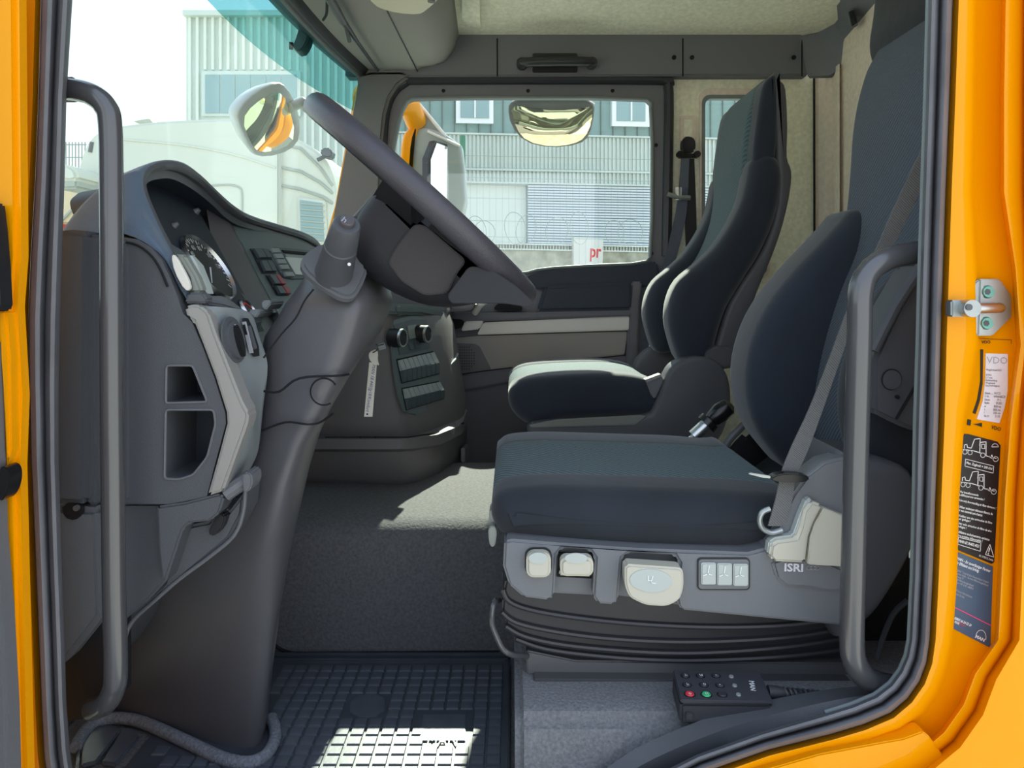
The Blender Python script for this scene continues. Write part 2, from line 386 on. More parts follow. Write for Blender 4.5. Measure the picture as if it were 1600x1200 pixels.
cols = [(ix([1500,1492,1484,1478,1474,1470,1467,1462,1458,1453]), 0, .93), ([x+9 for x in OPx], 9, .912),
        (ix([1525,1519,1515,1512,1520,1523,1500,1492,1489,1482]), 24, .912), ([x+7 for x in ix([1525,1519,1515,1512,1520,1523,1500,1492,1489,1482])], 34, .934),
        (ix([1572,1566,1562,1562,1580,1588,1572,1563,1558,1553]), 70, .934), ([x+7 for x in ix([1572,1566,1562,1562,1580,1588,1572,1563,1558,1553])], 78, .905),
        (ix([1598,1594,1592,1592,1597,1602,1588,1580,1577,1573]), 90, .903), ([x+7 for x in ix([1598,1594,1592,1592,1597,1602,1588,1580,1577,1573])], 97, .915),
        ([x+20 for x in ix([1598,1594,1592,1592,1597,1602,1588,1580,1577,1573])], 112, .882), ([1760]*NR, 250, .875), ([2300]*NR, 700, .89)]
rings = []
for xs, d, Y in cols:
    r = []
    for i in range(N):
        if i < NR: r.append(P(xs[i], ys[i], Y))
        else: r.append(P(OP[i][0]+nm[i][0]*d, OP[i][1]+nm[i][1]*d, Y if i < NR+9 else (Y if d < 20 else .915)))
    rings.append(r)
body = obj('wall_left', MB().loft(rings, True, False), 'yellow', kind='structure', label='glossy yellow cab side around the open driver doorway', ang=60)
obj('sill_panel', YP(.905).plate([(1376, 1158), (1410, 1152), (1440, 1141), (1450, 1148), (1505, 1225), (1520, 1260), (1080, 1260), (1180, 1205), (1280, 1176)], .003, -.02), 'yellow', body, bev=.0015)
# rubber door seal
sr = []
for t, Y in ((0, .935), (.03, .915), (.10, .900), (.22, .893), (.36, .896), (.46, .906), (.52, .913), (.58, .905), (.70, .897), (.84, .899), (.93, .91), (.97, .925), (1, .955)):
    sr.append([P(OP[i][0]*(1-t)+IP[i][0]*t, OP[i][1]*(1-t)+IP[i][1]*t, Y) for i in range(N)])
seal = obj('trim_1', MB().loft(sr, True, False), 'rubber', kind='structure', label='ribbed black rubber seal round the driver doorway', ang=60)
obj('seal_lip', MB().tube([P(x+1, y, .925) for x, y in [IP[i] for i in range(NR+6)]], .0035, 8), 'rubber_edge', seal)
# sill cover at lower right
top = [(1412, 1046, .99), (1400, 1062, .99), (1385, 1076, .99), (1330, 1073, .99), (1240, 1086, .985), (1150, 1107, .975), (1080, 1131, .965), (1000, 1166, .955), (945, 1202, .95), (880, 1250, .945)]
bot = [(1416, 1052, .945), (1408, 1072, .945), (1385, 1092, .945), (1340, 1108, .945), (1285, 1124, .945), (1190, 1151, .945), (1110, 1180, .945), (1035, 1213, .945), (985, 1240, .945), (930, 1270, .945)]
tp, bt = cr(top, 4, False), cr(bot, 4, False)
mid = [tuple((a+b)/2 for a, b in zip(p, q)) for p, q in zip(tp, bt)]
sill = MB().sheet([[P(*a) for a in tp], [P(a[0], a[1]-2, a[2]-.012) for a in mid], [P(*a) for a in bt]], (0, .02, -.03))
sl = obj('trim_2', sill, 'dash', kind='structure', label='dark plastic sill cover below the driver seat')
obj('sill_edge', MB().tube([P(a[0], a[1]+1, .94) for a in bt], .0022, 8), 'rubber_edge', sl)
# driver's door standing open at the far left
dd = thing('door_2', 'edge of the open yellow driver door', None, kind='structure')
obj('door_skin', ext([(-160, -80), (24, -80), (28, 400), (22, 480), (30, 620), (26, 730), (30, 900), (40, 1300), (-160, 1300)], .86, .86, .885), 'yellow', dd, bev=.006)
obj('door_edge_fold', ext([(2, 484), (14, 484), (20, 560), (22, 700), (14, 730), (10, 640), (4, 560)], .856, .85, .87), 'yellow', dd, bev=.003)
obj('window_channel', ext([(-120, 318), (5, 318), (10, 360), (15, 420), (18, 480), (14, 486), (-120, 486)], .85, .83, .855), 'black', dd, bev=.003)
obj('inner_panel', ext([(-120, 530), (0, 530), (6, 700), (10, 830), (20, 950), (28, 1100), (32, 1250), (-120, 1250)], .85, .83, .857), 'dash_mid', dd, bev=.004)
obj('door_leaf', MB().box((-.72, -.12, EZ-.95), (-.655, .86, EZ-.02)), 'yellow', dd, bev=.01)
obj('leaf_trim', MB().box((-.655, -.08, EZ-.9), (-.615, .84, EZ-.03)), 'dash', dd, bev=.012)
obj('armrest', MB().box((-.62, .05, EZ-.42), (-.56, .6, EZ-.36)), 'dash', dd, bev=.012)
for a, b in (((-.70, -.10, EZ-.03), (-.65, -.05, EZ+.72)), ((-.70, .80, EZ-.03), (-.65, .86, EZ+.72)), ((-.70, -.10, EZ+.68), (-.65, .86, EZ+.74))): obj('window_frame', MB().box(a, b), 'black', dd, bev=.008)
obj('window_glass', MB().box((-.68, -.06, EZ-.02), (-.675, .81, EZ+.69)), 'pane', dd)
obj('latch_cover', ext(chaikin([(6, 725), (22, 727), (26, 745), (20, 770), (6, 785)]), .845, .835, .857), 'black_gloss', dd, bev=.002)

# ------------------------------------------------------------------ passenger door (far side)
Yd = YB-.04
opening = chaikin([(648, 152), (1008, 152), (1020, 164), (1019, 398), (1007, 412), (925, 415), (845, 420), (818, 428), (700, 436), (600, 438), (604, 300), (620, 200), (632, 160)], 1)
dp = thing('door_1', 'passenger door with dark window frame, armrest and silver strip', None, kind='structure')
obj('door_frame', holed([(598, 160), (612, 136), (634, 124), (1026, 124), (1043, 132), (1047, 150), (1044, 390), (1030, 470), (1012, 500), (1000, 820), (850, 820), (700, 820), (560, 820), (560, 430), (590, 250)], [opening], Yd, Yd, .05, .045), 'door_panel', dp)
rim_o = [(594, 300), (600, 190), (612, 148), (634, 128), (660, 125), (1020, 125), (1038, 130), (1045, 146), (1043, 300), (1041, 400)]
obj('frame_roll', MB().tube([P(a, b, Yd-.005) for a, b in cr(rim_o, 4, False)], .018, 10), 'header_black', dp)
obj('opening_edge', MB().tube([P(a, b, Yd-.002) for a, b in opening + opening[:1]], .006, 8), 'rubber_edge', dp)
for x, y in ((693, 142), (825, 142), (957, 142), (1025, 227), (1018, 396)):
    obj('screw', MB().disc(P(x, y, Yd+.001), (0, -1, 0), .007, .004, 12), 'void', dp)
obj('window_2', MB().prism(PX(opening, Yd+.03), (0, .005, 0)), 'pane', kind='structure', label='passenger side window looking out on a pale building')
DP = YP(Yd)
obj('sill_cap', DP.plate(chaikin([(815, 440), (822, 432), (845, 424), (880, 421), (1005, 415), (1022, 405), (1030, 430), (1020, 452), (845, 455)], 1), .03), 'door_navy', dp, bev=.006)
obj('arm_pad', DP.plate([(850, 447), (984, 441), (985, 484), (838, 487)], .06), 'door_navy', dp, label='dark navy padded upper panel', bev=.012)
obj('corner_cap', DP.plate([(984, 440), (1000, 440), (996, 470), (992, 590), (974, 590), (980, 480)], .05), 'door_panel', dp, bev=.006)
obj('pull_shelf', DP.plate([(690, 488), (836, 487), (985, 484), (984, 493), (755, 501), (690, 505)], .055), 'door_panel', dp, bev=.006)
obj('silver_strip', DP.plate([(756, 503), (982, 493), (981, 515), (746, 522)], .045), 'door_silver', dp, label='light silver strip across the door', bev=.004)
obj('lower_panel', DP.plate([(690, 529), (746, 524), (979, 517), (974, 553), (850, 566), (768, 576), (690, 586)], .035), 'door_gray', dp, label='grey fabric-look lower panel', bev=.004)
obj('door_base', DP.plate([(690, 588), (768, 578), (850, 568), (992, 553), (990, 575), (850, 585), (770, 600), (690, 615)], .03), 'door_panel', dp, bev=.005)
sp = obj('speaker_panel', DP.plate([(690, 534), (742, 536), (750, 540), (768, 575), (718, 583), (690, 586)], .040), 'dash_mid', dp, bev=.002)
g = MB()
for i in range(11):
    for j in range(11):
        x, y = 727+(i-5)*3.6, 558+(j-5)*4.2
        if (x-727)**2+((y-558)*.85)**2 < 17**2: g.disc(DP.hit(x, y)+DP.n*.0405, DP.n, .0025, .001, 6)
obj('speaker_grille', g, 'black', sp, kind='stuff', smooth=False)
obj('handle_recess', DP.plate(chaikin([(690, 497), (730, 497), (722, 513), (690, 515)], 2), .058), 'void', dp)
obj('inner_handle', DP.plate([(728, 501), (757, 500), (750, 513), (722, 516)], .062), 'door_silver', dp, bev=.004)
obj('pull_handle', MB().tube([P(x, y, Y) for x, y, Y in cr([(742, 489, 2.64), (750, 477, 2.61), (764, 468, 2.60), (782, 464, 2.61), (796, 462, 2.64)], 5, False)], .012, 10), 'door_silver', dp)
obj('pull_pocket', DP.plate(chaikin([(768, 486), (780, 471), (806, 471), (822, 486)], 2), .057), 'void', dp)
# front pillar on the passenger side, yellow outside
ap = obj('trim_3', ext(chaikin([(556, 112), (650, 112), (612, 140), (598, 190), (594, 300), (590, 440), (492, 440), (512, 380), (524, 320), (544, 210), (559, 135)], 1), 2.68, 2.68, 2.74), 'dash_mid', kind='structure', label='dark inner trim of the passenger side windscreen pillar', bev=.01)
obj('trim_4', ext([(553, 150), (563, 125), (563, 150), (534, 320), (515, 420), (490, 440), (524, 320)], 2.79, 2.79, 2.84), 'yellow', kind='structure', label='yellow outer edge of the windscreen pillar')
# upper band with folding grab handle
bd = thing('trim_5', 'dark plastic band above the passenger window', None, kind='structure')
obj('band', ext([(540, 30), (1248, 30), (1262, 119), (540, 121)], 2.70, 2.69, 2.75), 'roof_band', bd, bev=.006)
rows = [[P(*a) for a in r] for r in ([(1248, 57, 2.69), (1280, 50, 2.67), (1300, 30, 2.62), (1306, 8, 2.5), (1330, -60, 2.25)],
        [(1255, 85, 2.69), (1290, 82, 2.66), (1316, 62, 2.60), (1340, 32, 2.48), (1395, -60, 2.2)],
        [(1262, 119, 2.69), (1296, 118, 2.66), (1331, 93, 2.58), (1382, 38, 2.42), (1470, -60, 2.1)])]
obj('band_corner', MB().sheet(rows, (.02, .03, 0)), 'roof_band', bd)
for x in (777, 1067, 1253): obj('band_seam', MB().tube([P(x, 60, 2.689), P(x, 119, 2.689)], .0025, 6), 'void', bd)
for x, y in ((1053, 90), (1081, 90), (1240, 90)): obj('screw', MB().disc(P(x, y, 2.688), (0, -1, 0), .008, .005, 12), 'void', bd)
obj('vent_frame', MB().prism([P(1322, 18, 2.50), P(1334, 12, 2.47), P(1341, 40, 2.45), P(1331, 46, 2.48)], (-.01, -.02, 0)), 'dash_mid', bd, bev=.002)
obj('vent_slot', MB().prism([P(1326, 20, 2.47), P(1333, 17, 2.45), P(1338, 36, 2.43), P(1331, 41, 2.46)], (-.004, -.01, 0)), 'void', bd)
gh = thing('ceiling_grab_handle', 'dark folding grab handle on the band above the passenger window', 'handle')
obj('mount_plate', YP(2.69).plate(rrect(832, 84, 902, 114, 3), .01), 'black', gh, bev=.003)
obj('grip', MB().tube([P(x, y, Y) for x, y, Y in cr([(812, 98, 2.675), (830, 97, 2.65), (870, 96, 2.645), (912, 96, 2.65), (928, 97, 2.675)], 5, False)], .017, 12), 'header_black', gh)
obj('end_cap', MB().disc(P(816, 98, 2.655), (0, 1, 0), .020, .03, 16), 'header_black', gh); obj('end_cap', MB().disc(P(925, 97, 2.655), (0, 1, 0), .020, .03, 16), 'header_black', gh)

# ------------------------------------------------------------------ windscreen, header and overhead shelf
def wsx(Y, z):
    b = .07 + .09*max(0, min(1, (.79-z)/.25)); return -.57 - .10*(1-z/.79) - b*(1-((Y-1.85)/.9)**2)
Ys = [.95+1.8*i/20 for i in range(21)]
obj('window_1', MB().sheet([[V((wsx(Y, z), Y, EZ+z)) for Y in Ys] for z in [-.06+.87*i/10 for i in range(11)]], (-.005, 0, 0)), 'windscreen', kind='structure', label='windscreen, seen from the side')
obj('sun_band', MB().sheet([[V((wsx(Y, z)+.008, Y, EZ+z)) for Y in Ys] for z in (.655, .70, .75, .80)], (.003, 0, 0)), 'tint', kind='structure', label='teal tinted strip along the top of the windscreen')
hd = thing('trim_6', 'black trim along the top edge of the windscreen', None, kind='structure')
def hx(Y): return wsx(Y, .79) + .01
obj('header_rail', MB().sheet([[V((hx(Y)-.05, Y, EZ+.80)), V((hx(Y)-.01, Y, EZ+.775)), V((hx(Y)+.03, Y, EZ+.775)), V((hx(Y)+.045, Y, EZ+.80))] for Y in Ys], (0, 0, .03)), 'header_black', hd)
obj('header_line', MB().tube([V((hx(Y)+.012, Y, EZ+.776)) for Y in Ys], .008, 8), 'dash_mid', hd)
os_ = thing('trim_7', 'taupe overhead shelf above the windscreen', None, kind='structure')
def osr(Y):
    e = max(0, (Y-2.55)/.2)**2*.03
    return [V((hx(Y)+.04, Y, EZ+.80)), V((-.47, Y, EZ+.797)), V((-.36, Y, EZ+.792+e*.2)), V((-.29, Y, EZ+.795+e)), V((-.245, Y, EZ+.812+e)), V((-.215, Y, EZ+.85+e)), V((-.195, Y, EZ+.92)), V((-.19, Y, EZ+1.0))]
obj('shelf_shell', MB().sheet([osr(Y) for Y in (.95, 1.3, 1.7, 2.0, 2.3, 2.5, 2.62, 2.72)], (-.01, 0, .03)), 'overhead', os_)
obj('shelf_seam', MB().tube([V((-.345-.02*(2.7-Y), Y, EZ+.792)) for Y in (1.9, 2.2, 2.5, 2.7)], .0022, 6), 'header_black', os_)
HP = ZP(.775)
vr = thing('sun_visor_rod', 'thin dark pivot rod of the sun visor under the overhead shelf', 'rod')
obj('rod', MB().tube([HP.hit(x, y) for x, y in ((505, -22), (520, 2), (538, 36), (560, 68), (590, 110))], [.010, .010, .010, .006, .006], 10), 'header_black', vr)
obj('rod_highlight', MB().tube([HP.hit(x, y)-V((0, 0, .004)) for x, y in ((512, -8), (536, 32))], .0115, 10), 'rail', vr)  # lighter tube stands in for a highlight along the rod
obj('clip', MB().tube([HP.hit(540, 40), HP.hit(546, 54) - V((0, 0, .02))], .006, 8), 'header_black', vr)
obj('hook_cord', MB().tube([HP.hit(x, y) for x, y in cr([(512, -20), (511, 6), (510, 22), (505, 31)], 4, False)], .004, 8), 'void', label='short black hook on the overhead shelf beside the visor rod', cat='hook')
lp = thing('reading_lamp', 'cream reading lamp under the overhead shelf', 'lamp')
LPz = ZP(.765)
obj('lamp_body', MB().prism([LPz.hit(*p) for p in chaikin([(574, -30), (576, 2), (590, 14), (622, 22), (655, 24), (668, 18), (696, -8), (696, -40)], 1)], (0, 0, .03)), 'lamp_lens', lp, bev=.006)
obj('switch', MB().disc(LPz.hit(674, 0), (0, 0, -1), .010, .005, 12), 'dash_mid', lp)
obj('lens', MB().prism([LPz.hit(*p) - V((0, 0, .001)) for p in chaikin([(584, -25), (588, 4), (624, 16), (654, 18), (660, -25)], 1)], (0, 0, .004)), 'lamp_lens', lp)
ss = thing('windscreen_camera', 'small dark camera box fixed behind the tinted windscreen strip', 'camera')
obj('camera_body', ext(chaikin([(470, 42), (482, 50), (485, 62), (476, 80), (468, 84), (458, 78), (466, 60)], 1), 2.3, 2.28, 2.34), 'dash', ss, bev=.004)
obj('camera_lens', MB().disc(P(458, 72, 2.30), (-1, -.4, 0), .012, .012, 14), 'black', ss)

# ------------------------------------------------------------------ DASHBOARD
db = thing('dashboard', 'dark grey truck dashboard with instrument hood, side pockets and centre console', 'dashboard')
R = [(307, 474, 1.05), (290, 438, 1.05), (272, 400, 1.055), (252, 362, 1.06), (234, 322, 1.07), (225, 296, 1.08), (224, 278, 1.09), (230, 264, 1.11), (245, 255, 1.15), (266, 252, 1.20), (290, 258, 1.25), (315, 275, 1.31), (340, 299, 1.37), (362, 319, 1.43), (385, 335, 1.50), (410, 345, 1.59), (440, 354, 1.70), (470, 363, 1.82), (492, 373, 1.93), (503, 386, 2.0), (505, 400, 2.02)]
O = [(301, 479, 1.035), (282, 452, 1.03), (262, 412, 1.03), (236, 385, 1.025), (196, 366, 1.02), (150, 364, 1.02), (98, 366, 1.02)]
A1 = [None]*7; rows_o = []
for i, r in enumerate(R):
    p0 = P(*r)
    if i < 7:
        o = P(*O[i]); m1 = p0.lerp(o, .35); m2 = p0.lerp(o, .7)
        bul = V((0, -.010, .012*i/6)); row = [p0, p0.lerp(o, .12)+V((0, -.004, 0)), m1+bul, m2+bul, o]
        if i == 6: row = [p0, P(212, 268, 1.075), P(172, 285, 1.06), P(130, 322, 1.045), o]
        if i == 5: row = [p0, P(215, 284, 1.07), P(190, 303, 1.05), P(165, 338, 1.035), o]
    else:
        row = [p0, p0+V((-.012, 0, .004)), p0+V((-.06, 0, -.018)), p0+V((-.11, 0, -.062)), p0+V((-.17, 0, -.13))]
        if i < 10:
            t = (i-6)/4; base = [P(230, 264, 1.11), P(212, 268, 1.075), P(172, 285, 1.06), P(130, 322, 1.045), P(98, 366, 1.02)]
            row = [p0] + [b.lerp(q, t*t*(3-2*t)) for b, q in zip(base[1:], row[1:])]
    rows_o.append(row)
hd_rows = [cr([tuple(q) for q in row], 3, False) for row in rows_o]
# densify along the stations
def densify(rows, k=3):
    cols_ = list(zip(*rows)); cols_ = [cr([tuple(q) for q in c], k, False) for c in cols_]; return [list(map(V, r)) for r in zip(*cols_)]
obj('instrument_hood', MB().sheet(densify(hd_rows)), 'dash_soft', db, ang=80, label='soft grey instrument hood, blue sky sheen painted into its colour')
# lip: outer rim -> mid -> inner edge -> cavity
I_ = [(312, 470, 1.085), (296, 437, 1.085), (278, 400, 1.09), (257, 362, 1.095), (239, 325, 1.10), (229, 304, 1.11), (227, 292, 1.12), (233, 284, 1.14), (246, 280, 1.17), (266, 279, 1.22), (288, 288, 1.27), (311, 303, 1.33), (335, 323, 1.39), (352, 340, 1.44), (372, 352, 1.50), (400, 360, 1.58), (434, 370, 1.69), (464, 379, 1.81), (486, 390, 1.92), (499, 400, 2.0), (500, 410, 2.02)]
Md = [tuple(a*.5+b*.5 for a, b in zip(p, q)) for p, q in zip(R, I_)]
lip = []
for r, m_, i_ in zip(R, Md, I_):
    a, b, c = P(*r), P(*m_), P(*i_); lip.append([a, a.lerp(b, .5)+V((.004, 0, 0)), b+V((.003, 0, 0)), b+V((-.004, 0, -.001)), c])
obj('hood_lip', MB().sheet(densify(lip)), 'dash', db, ang=40)
cav = []
for i, q in enumerate(I_):
    c = P(*q); dx = -.12 if i < 15 else -.05
    cav.append([c, c + V((-.03, .004, -.004)), c + V((dx, .01 if i < 8 else 0, -.02))])
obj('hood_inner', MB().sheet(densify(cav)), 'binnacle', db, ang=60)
# instrument panel (leans towards the driver)
def IPn(s, Y): return V((-.60+.125*s, Y, EZ+.16-.19*s))
IPL = PL(IPn(0, 1.1), IPn(1, 1.1), IPn(0, 1.4))
obj('instrument_panel', MB().prism([IPn(-.12, 1.12), IPn(.5, 1.08), IPn(1.25, 1.06), IPn(1.25, 1.32), IPn(.3, 1.375), IPn(-.12, 1.40)], (-.01, 0, 0)), 'binnacle', db)
gc = IPL.hit(323, 420); gn = IPL.n
gv = (IPn(0, 1.2)-IPn(1, 1.2)).normalized(); gu = V((0, 1, 0))
def gpt(c, r, deg): return c + gu*(r*math.cos(math.radians(deg))) + gv*(r*math.sin(math.radians(deg)))
def ringm(c, r0, r1, h0, h1, n=48):
    L0 = [gpt(c, r0, 360*k/n)+gn*h0 for k in range(n)]; L1 = [gpt(c, (r0+r1)/2, 360*k/n)+gn*h1 for k in range(n)]; L2 = [gpt(c, r1, 360*k/n)+gn*h0 for k in range(n)]
    return MB().loft([L0, L1, L2], True, False)
sg = obj('speedometer', MB().disc(gc, gn, .062, .004, 48), 'black', db, label='round speedometer with white ticks')
obj('bezel', ringm(gc, .0605, .066, .002, .010), 'chrome', sg)
tk = MB()
for k in range(33):
    a = 225-270*k/32; r0 = .049 if k % 2 == 0 else .053; wv_ = .0015 if k % 2 == 0 else .0009
    a0, a1 = gpt(gc, r0, a)+gn*.0046, gpt(gc, .058, a)+gn*.0046; sd = (a1-a0).cross(gn).normalized()*wv_; tk.add([a0-sd, a1-sd, a1+sd, a0+sd], [(0, 1, 2, 3)])
obj('tick_marks', tk, 'print_white', sg, kind='stuff', smooth=False)
for k, tx in ((10, '40'), (14, '60'), (18, '80'), (22, '100'), (26, '120')):
    a = 225-270*k/32; c = gpt(gc, .041, a)
    cu = bpy.data.curves.new('t', 'FONT'); cu.body = tx; o = bpy.data.objects.new('t', cu); me = bpy.data.meshes.new_from_object(o); bpy.data.objects.remove(o)
    for q in me.vertices: q.co = c + gu*((q.co.x-.5)*.013) + gv*((q.co.y-.35)*.013) + gn*.0047
    me.materials.clear(); me.materials.append(M['print_white']); obj('numeral', me, '', sg, kind='stuff')
obj('needle', MB().prism([gpt(gc, .003, 240)+gn*.006, gpt(gc, .05, 222)+gn*.006, gpt(gc, .003, 205)+gn*.006], gn*.002), 'print_white', sg)
g2 = IPL.hit(386, 486); s2 = obj('fuel_gauge', MB().disc(g2, gn, .020, .004, 28), 'black', db, label='small auxiliary gauge with red zone')
obj('bezel', ringm(g2, .0195, .0235, .002, .007, 28), 'chrome', s2)
obj('red_zone', ringm(g2, .012, .016, .0046, .0048, 14), 'print_red', s2)
g3 = IPL.hit(262, 330); obj('knob', MB().disc(IPL.hit(306, 331), gn, .007, .008, 14, .004), 'dash_mid', db); obj('knob', MB().disc(IPL.hit(272, 353), gn, .006, .008, 14, .003), 'dash_mid', db)
obj('lens_edge', MB().sheet([[P(*a) for a in r] for r in ([(300, 399, 1.12), (303, 399, 1.16)], [(308, 412, 1.12), (318, 415, 1.17)], [(318, 440, 1.12), (328, 440, 1.17)], [(322, 459, 1.12), (334, 459, 1.16)])], (-.004, 0, 0)), 'screen', db, label='pale clear edge of the instrument glass')
# binnacle side wall (brownish) and radio panel
bw = MB().sheet([[P(322, 322, 1.40), P(352, 335, 1.47), P(360, 345, 1.50)], [P(330, 372, 1.37), P(358, 356, 1.45), P(378, 380, 1.50)], [P(360, 430, 1.34), P(385, 410, 1.43), P(403, 430, 1.50)], [P(400, 497, 1.31), P(425, 489, 1.42), P(433, 488, 1.50)]], (-.01, .02, 0))
obj('binnacle_side', bw, 'dash_brown', db, ang=70)
RA, RB, RC = P(362, 345, 1.50), P(436, 490, 1.50), P(520, 395, 1.93)
RP = PL(RA, RB, RC)
obj('radio_panel', MB().prism([RP.hit(*p) for p in ((350, 340), (378, 380), (403, 430), (436, 492), (470, 520), (600, 520), (560, 400), (510, 392), (440, 368), (400, 356))], RP.n*-.02), 'console_teal', db)
def keyset(items, pl, m, h, parent, name='button', bev=.001):
    for q in items: obj(name, pl.plate(q, h), m, parent, bev=bev, seg=1)
obj('switch_bezel', RP.plate([(390, 389), (414, 389), (431, 428), (409, 428)], .002), 'black', db)
keyset([[(393, 391), (405, 391), (413, 405), (401, 405)], [(406, 391), (413, 391), (421, 405), (414, 405)], [(403, 409), (412, 409), (421, 426), (411, 426)], [(413, 409), (421, 409), (429, 426), (422, 426)]], RP, 'key', .008, db)
obj('switch_bezel', RP.plate([(414, 430), (434, 430), (451, 462), (432, 462)], .002), 'black', db)
keyset([[(417, 432), (426, 432), (435, 446), (426, 446)], [(427, 449), (436, 449), (444, 461), (434, 461)]], RP, 'key', .008, db)
keyset([[(427, 432), (433, 432), (443, 446), (436, 446)], [(437, 449), (444, 449), (451, 461), (445, 461)]], RP, 'red_key', .008, db, 'red_button')
rd = obj('radio', RP.plate(chaikin([(410, 385), (480, 391), (498, 396), (486, 436), (444, 437), (434, 424)], 1), .003), 'key', db, bev=.001)
for i in range(4): keyset([[(419+4.6*i, 389.5+8.6*i), (432+4.6*i, 389.5+8.6*i), (436+4.6*i, 397+8.6*i), (423+4.6*i, 397+8.6*i)]], RP, 'key_top', .007, rd)
keyset([[(440, 427), (453, 427), (457, 434), (443, 434)]], RP, 'key_top', .008, rd)
obj('cd_slot', RP.plate([(438, 392), (480, 396), (482, 400), (441, 396)], .005), 'void', rd)
obj('display', RP.plate([(444, 403), (490, 406), (484, 432), (460, 430)], .005), 'screen', rd, label='bright pale radio display')
obj('display_bar', RP.plate([(443, 399), (486, 402), (487, 406), (445, 403)], .0055), 'key_top', rd)
# dashboard side cover with two pockets
cov = [(150, 366), (190, 370), (215, 374), (235, 386), (252, 406), (264, 430), (277, 462), (286, 490), (300, 503), (316, 540), (335, 590), (352, 645), (353, 662), (340, 710), (323, 776), (290, 783), (262, 788), (205, 787), (150, 785)]
pk1 = rnd([(260, 571), (301, 571), (324, 628), (259, 630)], 5); pk2 = rnd([(259, 640), (334, 640), (337, 662), (324, 714), (302, 742), (280, 749), (257, 748)], 6)
sc_ = obj('side_cover', holed(cov, [pk1, pk2], 1.02, 1.02, .10, .11, back=True), 'dash', db, ang=25)
for q in (pk1, pk2):
    obj('pocket_rim', MB().tube([P(a, b, 1.019) for a, b in q+q[:1]], .0018, 6), 'dash_mid', sc_)
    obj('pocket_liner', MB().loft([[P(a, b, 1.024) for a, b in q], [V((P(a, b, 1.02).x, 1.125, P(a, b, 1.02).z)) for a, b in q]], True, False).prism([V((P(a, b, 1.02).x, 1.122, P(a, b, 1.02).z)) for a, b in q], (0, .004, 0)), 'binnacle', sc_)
seam('seam', [(150, 377), (188, 378), (214, 383), (235, 398), (250, 420), (262, 448)], 1.0185, .0018, 'void', db)
# dark bulk of the side, behind the cover
obj('side_body', ext([(100, 366), (190, 368), (240, 390), (262, 430), (286, 480), (300, 503), (335, 590), (353, 650), (340, 710), (323, 776), (300, 790), (130, 820), (100, 780)], 1.13, 1.13, 1.50), 'dash', db)
obj('side_spine', ext([(148, 366), (188, 371), (196, 380), (196, 786), (148, 786)], 1.01, 1.008, 1.05), 'dash', db, bev=.006)
# silver trim and switch housing
SVY = 1.012
obj('silver_trim', ext([(287, 479), (300, 476), (312, 477), (325, 488), (335, 518), (378, 628), (388, 646), (386, 662), (348, 768), (323, 776), (341, 712), (354, 662), (353, 645), (336, 590), (317, 540), (302, 502), (292, 497)], SVY, SVY, 1.05), 'silver', db, bev=.004, label='light silver curved trim strip beside the pockets')
hs = [[(312, 478, 1.02), (352, 480, 1.05), (386, 486, 1.11), (398, 498, 1.13)], [(328, 500, 1.02), (360, 505, 1.06), (392, 505, 1.11), (404, 520, 1.13)], [(345, 545, 1.02), (372, 555, 1.06), (404, 560, 1.11), (417, 562, 1.13)],
      [(364, 590, 1.02), (385, 600, 1.06), (405, 600, 1.11), (417, 592, 1.13)], [(380, 628, 1.02), (392, 632, 1.05), (402, 640, 1.10), (411, 640, 1.13)], [(390, 650, 1.02), (396, 660, 1.05), (402, 670, 1.10), (406, 690, 1.13)],
      [(384, 670, 1.02), (390, 690, 1.05), (396, 710, 1.10), (400, 715, 1.13)], [(350, 768, 1.02), (362, 765, 1.05), (372, 760, 1.09), (384, 745, 1.12)]]
hsg = densify([cr([tuple(P(*a)) for a in r], 3, False) for r in hs], 3)
obj('switch_housing', MB().sheet(hsg, (-.02, .01, 0)), 'switch_face', db, ang=70, label='mid grey switch housing facing the driver')
SP = PL(P(345, 545, 1.014), P(404, 560, 1.102), P(352, 480, 1.040))
obj('light_switch_ring', SP.plate(circ(364, 531, 17, 37, 28, rot=-12), .002), 'dash', db)
lsw = obj('light_switch', SP.plate(circ(365, 532, 13, 30, 24, rot=-12), .006), 'dash', db, bev=.001, label='round rotary headlamp switch')
obj('grip_ridge', SP.plate(circ(366, 534, 4, 26, 16, rot=-14), .012), 'black_gloss', lsw, bev=.001)
obj('indicator', SP.plate([(360, 508), (362, 508), (364, 513), (362, 513)], .0065), 'print_white', lsw)
obj('adjust_plate', SP.plate(chaikin([(376, 497), (388, 498), (406, 556), (394, 558)], 1), .003), 'black', db)
obj('thumb_wheel', SP.plate([(383, 510), (388, 509), (398, 545), (393, 547)], .005), 'dash', db, bev=.001)
obj('adjust_line', SP.plate([(379, 503), (380.5, 503), (392, 552), (390.5, 552)], .0045), 'print_gray', db)
